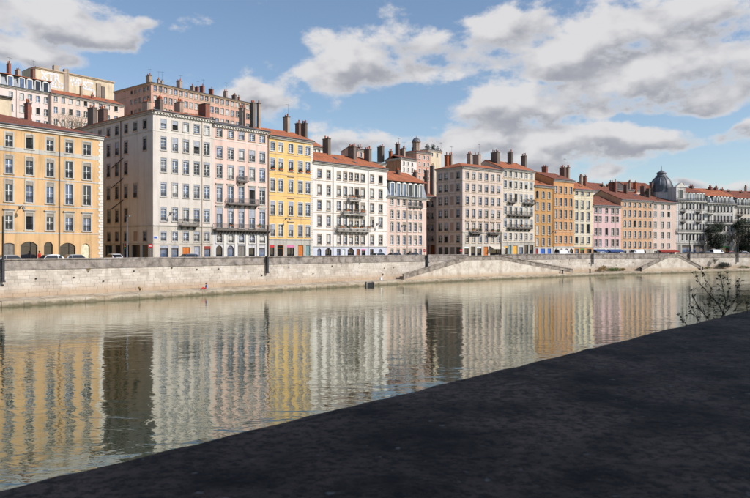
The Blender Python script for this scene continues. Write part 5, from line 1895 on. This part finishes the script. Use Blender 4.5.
def evergreen(px_, off_, ytop, wpx, label, seed, mat='leaf_dark', n=9000):
    rnd = random.Random(seed)
    x, y, a = Qp(s_at(px_, off_), off_)
    h = z_of(ytop, y) - STREET
    rx = wpx / 2 * y / F
    t_ = thing('evergreen_tree', label, 'tree', (x, y, STREET + .1))
    MB().tube([(0, 0, -.2), (.05, 0, h * .3), (0, .05, h * .8)], [.22, .17, .05], 8).build('trunk', 'bark', t_)
    cr = MB()
    # lumpy crown out of overlapping clumps round an ovoid
    for k in range(46):
        f = rnd.random()
        zc = h * (.16 + .76 * f)
        env = rx * (math.sin(math.pi * min(1, .18 + .80 * (1 - f) ** .8)) ** .7)
        an = rnd.uniform(0, 6.28)
        rr = env * rnd.uniform(.35, .95)
        sz = rnd.uniform(.5, 1.0) * rx * .42
        foliage((rr * math.cos(an), rr * math.sin(an), zc), (sz, sz, sz * .9), n // 46, .16, rnd, cr, .15)
    cr.build('crown', mat, t_)
    return t_


evergreen(716, 15.3, 222, 21, 'dark rounded evergreen tree before the balconied grey white building', 3)
evergreen(748, 14.9, 218, 32, 'large dark evergreen tree at the right edge of the quay', 5, n=14000)
for p_, o_, yt_, lab, sd in ((729, 15.4, 226, 'bare street tree between the two dark evergreens', 4), (703, 15.6, 231, 'small bare street tree left of the rounded evergreen', 9), (738, 15.6, 229, 'thin bare street tree beside the large evergreen', 14)):
    x, y, a = Qp(s_at(p_, o_), o_)
    bare_tree((x, y, STREET + .1), z_of(yt_, y) - STREET, lab, 'bark', sd)
for p_, dp, yt_, lab, sd in ((66, 174, 101.5, 'bare yellowish tree before the cream hillside house, left one', 21), (77.5, 177, 103, 'bare yellowish tree before the cream hillside house, right one', 22)):
    x = (p_ - 375) / F * dp
    bare_tree((x, dp, 26), z_of(yt_, dp) - 26, lab, 'bark_pale', sd)


def shrub(px_, off_, z_, rad, mat, label, seed, n=700, size=.09, name='shrub', parts=7):
    rnd = random.Random(seed)
    x, y, a = Qp(s_at(px_, off_), off_)
    t_ = thing(name, label, 'shrub', (x, y, z_), a)
    st, lf = MB(), MB()
    for k in range(parts):
        ox, oy = rnd.uniform(-.7, .7) * rad[0], rnd.uniform(-.6, .6) * rad[1]
        hz = rad[2] * rnd.uniform(.7, 1.5)
        st.tube([(ox * .3, oy * .3, -.1), (ox, oy, hz * .6), (ox * 1.1, oy * 1.1, hz)], [.03, .02, .01], 5, False)
        foliage((ox, oy, hz * .75), (rad[0] * .5, rad[1] * .6, rad[2] * .6), n // parts, size, rnd, lf, .1)
    st.build('stems', 'bark', t_)
    lf.build('leaves', mat, t_)


shrub(603, 2.2, .82, (1.7, .6, .9), 'leaf_dry', 'dry brown bush on the ledge below the rose pink house', 31, 900)
shrub(614, 2.3, .82, (3.2, .5, .6), 'leaf_green', 'low spreading green bush on the ledge right of the dry brown one', 32, 1200)
shrub(623, 2.3, .82, (1.5, .5, .5), 'leaf_dry', 'small dry bush at the end of the planted ledge', 33, 500)
shrub(723.5, 1.9, .82, (2.6, 1.0, 1.2), 'leaf_dark', 'dense dark green bush on the ledge near the right edge', 34, 2600)
shrub(708, 2.2, .82, (2.0, .5, .35), 'leaf_green', 'low weeds on the ledge left of the dense dark bush', 35, 500)
shrub(744, 2.2, .82, (2.0, .5, .5), 'leaf_green', 'low green weeds on the ledge at the right edge', 36, 600)
shrub(714.5, 2.0, 2.4, (.9, .6, 1.0), 'leaf_dark', 'small dark sapling growing from the river wall', 37, 420, name='sapling')
for p_, zz, lab in ((383, 1.6, 'below the bright white building'), (437, 2.3, 'above the left flight of the long staircase'), (140, 1.0, 'under the shaded side street'), (88, 3.6, 'high on the wall before the apricot building')):
    shrub(p_, QW - .05, zz, (.3, .12, .25), 'leaf_dry', 'small tuft of weeds in the river wall ' + lab, int(p_), 80, .05, 'weed_tuft', 3)

# ------------------------------------------------------------------ near bank: the shaded parapet the photographer leans on
NZ = 6.014
e0, ed = Vector((-.61, 1.138)), Vector((3.03, 3.378)).normalized()
edge = [tuple(e0 + ed * v) for v in (-22, -14, -6, -2, -.6, 0, .4, .8, 1.3, 1.9, 2.6, 3.4, 4.5, 7, 14, 28, 60, 90)]
pts = []
for i in range(1, len(edge) - 2):
    p0, p1, p2, p3 = (Vector(edge[j]) for j in (i - 1, i, i + 1, i + 2))
    n = 10 if (p2 - p1).length < 1 else (22 if (p2 - p1).length < 3 else 16)
    for k in range(n):
        u = k / n
        pts.append(.5 * ((2 * p1) + (p2 - p0) * u + (2 * p0 - 5 * p1 + 4 * p2 - p3) * u * u + (3 * p1 - p0 - 3 * p2 + p3) * u ** 3))
cross = [(-.06, -8.0), (-.06, -.35), (-.10, -.30), (-.10, -.02), (-.093, -.006), (-.075, 0), (0, 0)] + [(.045 * k, 0) for k in range(1, 44)] + [(2.0, -.03), (2.02, -.10), (2.02, -1.2)]
vs, fs = [], []
nc = len(cross)
for i, q in enumerate(pts):
    tg = (pts[min(i + 1, len(pts) - 1)] - pts[max(i - 1, 0)]).normalized()
    nn = Vector((tg.y, -tg.x))
    for o_, z_ in cross:
        X, Y = q.x + nn.x * (o_ + .1), q.y + nn.y * (o_ + .1)
        dz = 0
        if z_ > -.36:
            dz = mnoise.noise(Vector((X * 1.7, Y * 1.7, 0))) * .003 + mnoise.noise(Vector((X * 7, Y * 7, 3))) * .004 + mnoise.noise(Vector((X * 19, Y * 19, 7))) * .004
        vs.append((X, Y, NZ + z_ + dz))
for i in range(len(pts) - 1):
    for j in range(nc - 1):
        a_ = i * nc + j
        fs.append((a_, a_ + nc, a_ + nc + 1, a_ + 1))
t_ = thing('parapet_wall', 'dark shaded stone parapet sloping across the foreground', 'wall', (0, 0, 0))
mbp = MB()
mbp.add(vs, fs)
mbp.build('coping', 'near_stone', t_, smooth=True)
inner = []
for i in range(0, len(pts), 4):
    q = pts[i]
    tg = (pts[min(i + 1, len(pts) - 1)] - pts[max(i - 1, 0)]).normalized()
    inner.append((q.x + tg.y * 2.05, q.y - tg.x * 2.05))
mb = MB()
for (x0, y0), (x1, y1) in zip(inner, inner[1:]):
    mb.quad((x0, y0, NZ - 1.05), (x0 + 60, y0 - 60, NZ - 1.05), (x1 + 60, y1 - 60, NZ - 1.05), (x1, y1, NZ - 1.05))
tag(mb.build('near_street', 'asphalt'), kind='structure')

# unseen house added on the near bank to shade the parapet
ang = math.atan2(1, 1.02)
t_ = thing('near_shade_house', 'unseen stone house added behind the viewer to shade the parapet', 'building', (-6, -31, NZ - 1.05), ang)
nb = MB()
hl_ = []
for fl_ in range(6):
    for c_ in range(18):
        hl_.append((2 + c_ * 3.3, 3.2 + c_ * 3.3, 1.2 + fl_ * 3.5, 3.3 + fl_ * 3.5, None))
Tn = lambda s, i, z: (s, -i, z)
panel(nb, 64, 0, 23, hl_, Tn)
nb.poly([(0, 0, 0), (0, -12, 0), (0, -12, 23), (0, 0, 23)]).poly([(64, 0, 0), (64, -12, 0), (64, -12, 23), (64, 0, 23)]).poly([(0, -12, 0), (64, -12, 0), (64, -12, 23), (0, -12, 23)])
nb.build('wall', 'wall_cream', t_)
pm = MB().box(0, 1.2, -.24, -.2, 0, 2.1).mesh('pane', 'glass_dark')
for h in hl_:
    link('window', pm, t_, (h[0], 0, h[2]))
MB().slab([(-.4, .5, 23), (64.4, .5, 23), (64.4, -6, 25.4), (-.4, -6, 25.4)], .15).slab([(-.4, -12.5, 23), (64.4, -12.5, 23), (64.4, -6, 25.4), (-.4, -6, 25.4)], .15).build('roof', 'tile_brown', t_)


# plant sprouting from the near wall
def near_pt(px_, py_, dp):
    return Vector(((px_ - 375) / F * dp, dp, EYE + (HY - py_) * dp / F))


rnd = random.Random(12)
zp = lambda cx, cy: (670 + cx / 8.3, 265 + cy / 8.3)
stems = [[(430, 470), (440, 400), (400, 320), (330, 250), (260, 170), (215, 90)], [(440, 400), (462, 300), (440, 200), (425, 120), (398, 55)], [(450, 410), (520, 310), (580, 225), (570, 130)],
         [(462, 330), (488, 260), (490, 150), (465, 50)], [(340, 470), (300, 430), (240, 355), (188, 260), (180, 200)], [(260, 490), (220, 440), (158, 380)], [(150, 510), (105, 460), (85, 395)],
         [(400, 470), (380, 400), (352, 330), (285, 322)], [(640, 400), (642, 318)], [(330, 250), (345, 200), (275, 82)], [(300, 205), (225, 140)], [(440, 220), (400, 205)], [(425, 130), (385, 108)],
         [(580, 225), (548, 180)], [(300, 430), (280, 380), (240, 360)], [(230, 445), (178, 350)], [(440, 400), (395, 330), (330, 290)], [(520, 330), (560, 240)], [(480, 290), (482, 225)], [(540, 385), (560, 330), (610, 300)], [(470, 380), (500, 350), (470, 340)]]
clumps = [(215, 90, 3), (275, 80, 3), (225, 135, 2), (300, 170, 2.6), (330, 290, 5.5), (330, 330, 4), (190, 262, 3.2), (175, 350, 4), (240, 360, 4), (283, 325, 2.6), (400, 205, 3), (385, 110, 2.2), (468, 55, 3), (480, 225, 2.2), (487, 158, 2.4), (550, 175, 4), (570, 128, 3), (562, 240, 3),
          (462, 345, 4.5), (642, 318, 2.6), (108, 465, 3.5), (302, 140, 2), (470, 118, 2), (160, 383, 2.4), (345, 195, 2), (240, 438, 2), (430, 300, 2.2), (90, 440, 2), (530, 380, 2.2), (410, 290, 2.4), (500, 300, 2)]
root0 = near_pt(723, 318, 4.25)
t_ = thing('wall_plant', 'leafy dark twigs sprouting over the near parapet at right', 'plant', tuple(root0))
sm_, lm_ = MB(), MB()
jit = {}
for st in stems:
    P = []
    dp = 4.25 + rnd.uniform(-.12, .12)
    for k, c_ in enumerate(st):
        if c_ not in jit:
            jit[c_] = dp + rnd.uniform(-.03, .03)
        P.append(near_pt(*zp(*c_), jit[c_]) - root0)
    # the lowest shoots start below the edge of the wall
    if st[0][1] > 395:
        P.insert(0, P[0] + Vector((rnd.uniform(-.01, .01), .02, -.16)))
    r0_ = .0032 if len(st) > 4 else .0020
    for q0, q1 in zip(P[1:], P[2:]):
        for _ in range(5):
            f_ = rnd.random()
            c_ = q0.lerp(q1, f_)
            foliage(tuple(c_), (.010, .010, .010), rnd.choice((0, 1, 1, 2)), .008, rnd, lm_, .2)
    for q0, q1 in zip(P[1:], P[2:]):
        for _ in range(2):
            c_ = q0.lerp(q1, rnd.random())
            e_ = c_ + Vector((rnd.uniform(-.04, .04), rnd.uniform(-.03, .03), rnd.uniform(.005, .05)))
            sm_.tube([c_, c_.lerp(e_, .5) + Vector((0, 0, .004)), e_], [.0013, .0010, .0006], 4, False)
            foliage(tuple(e_), (.008, .008, .008), rnd.choice((1, 2, 3)), .0075, rnd, lm_, .1)
    sm_.tube(P, [r0_ * (1 - .6 * k / (len(P) - 1)) for k in range(len(P))], 5, False)
sm_.build('stems', 'stem_near', t_)
for cx, cy, rr in clumps:
    c_ = near_pt(*zp(cx, cy), jit.get((cx, cy), 4.25 + rnd.uniform(-.08, .08))) - root0
    rad = rr * .85 / 2 * 4.25 / F * 1.5
    foliage(tuple(c_), (rad, rad, rad), int(3 + rr * 1.8), .0080, rnd, lm_, .05)
lm_.build('leaves', 'leaf_near', t_)
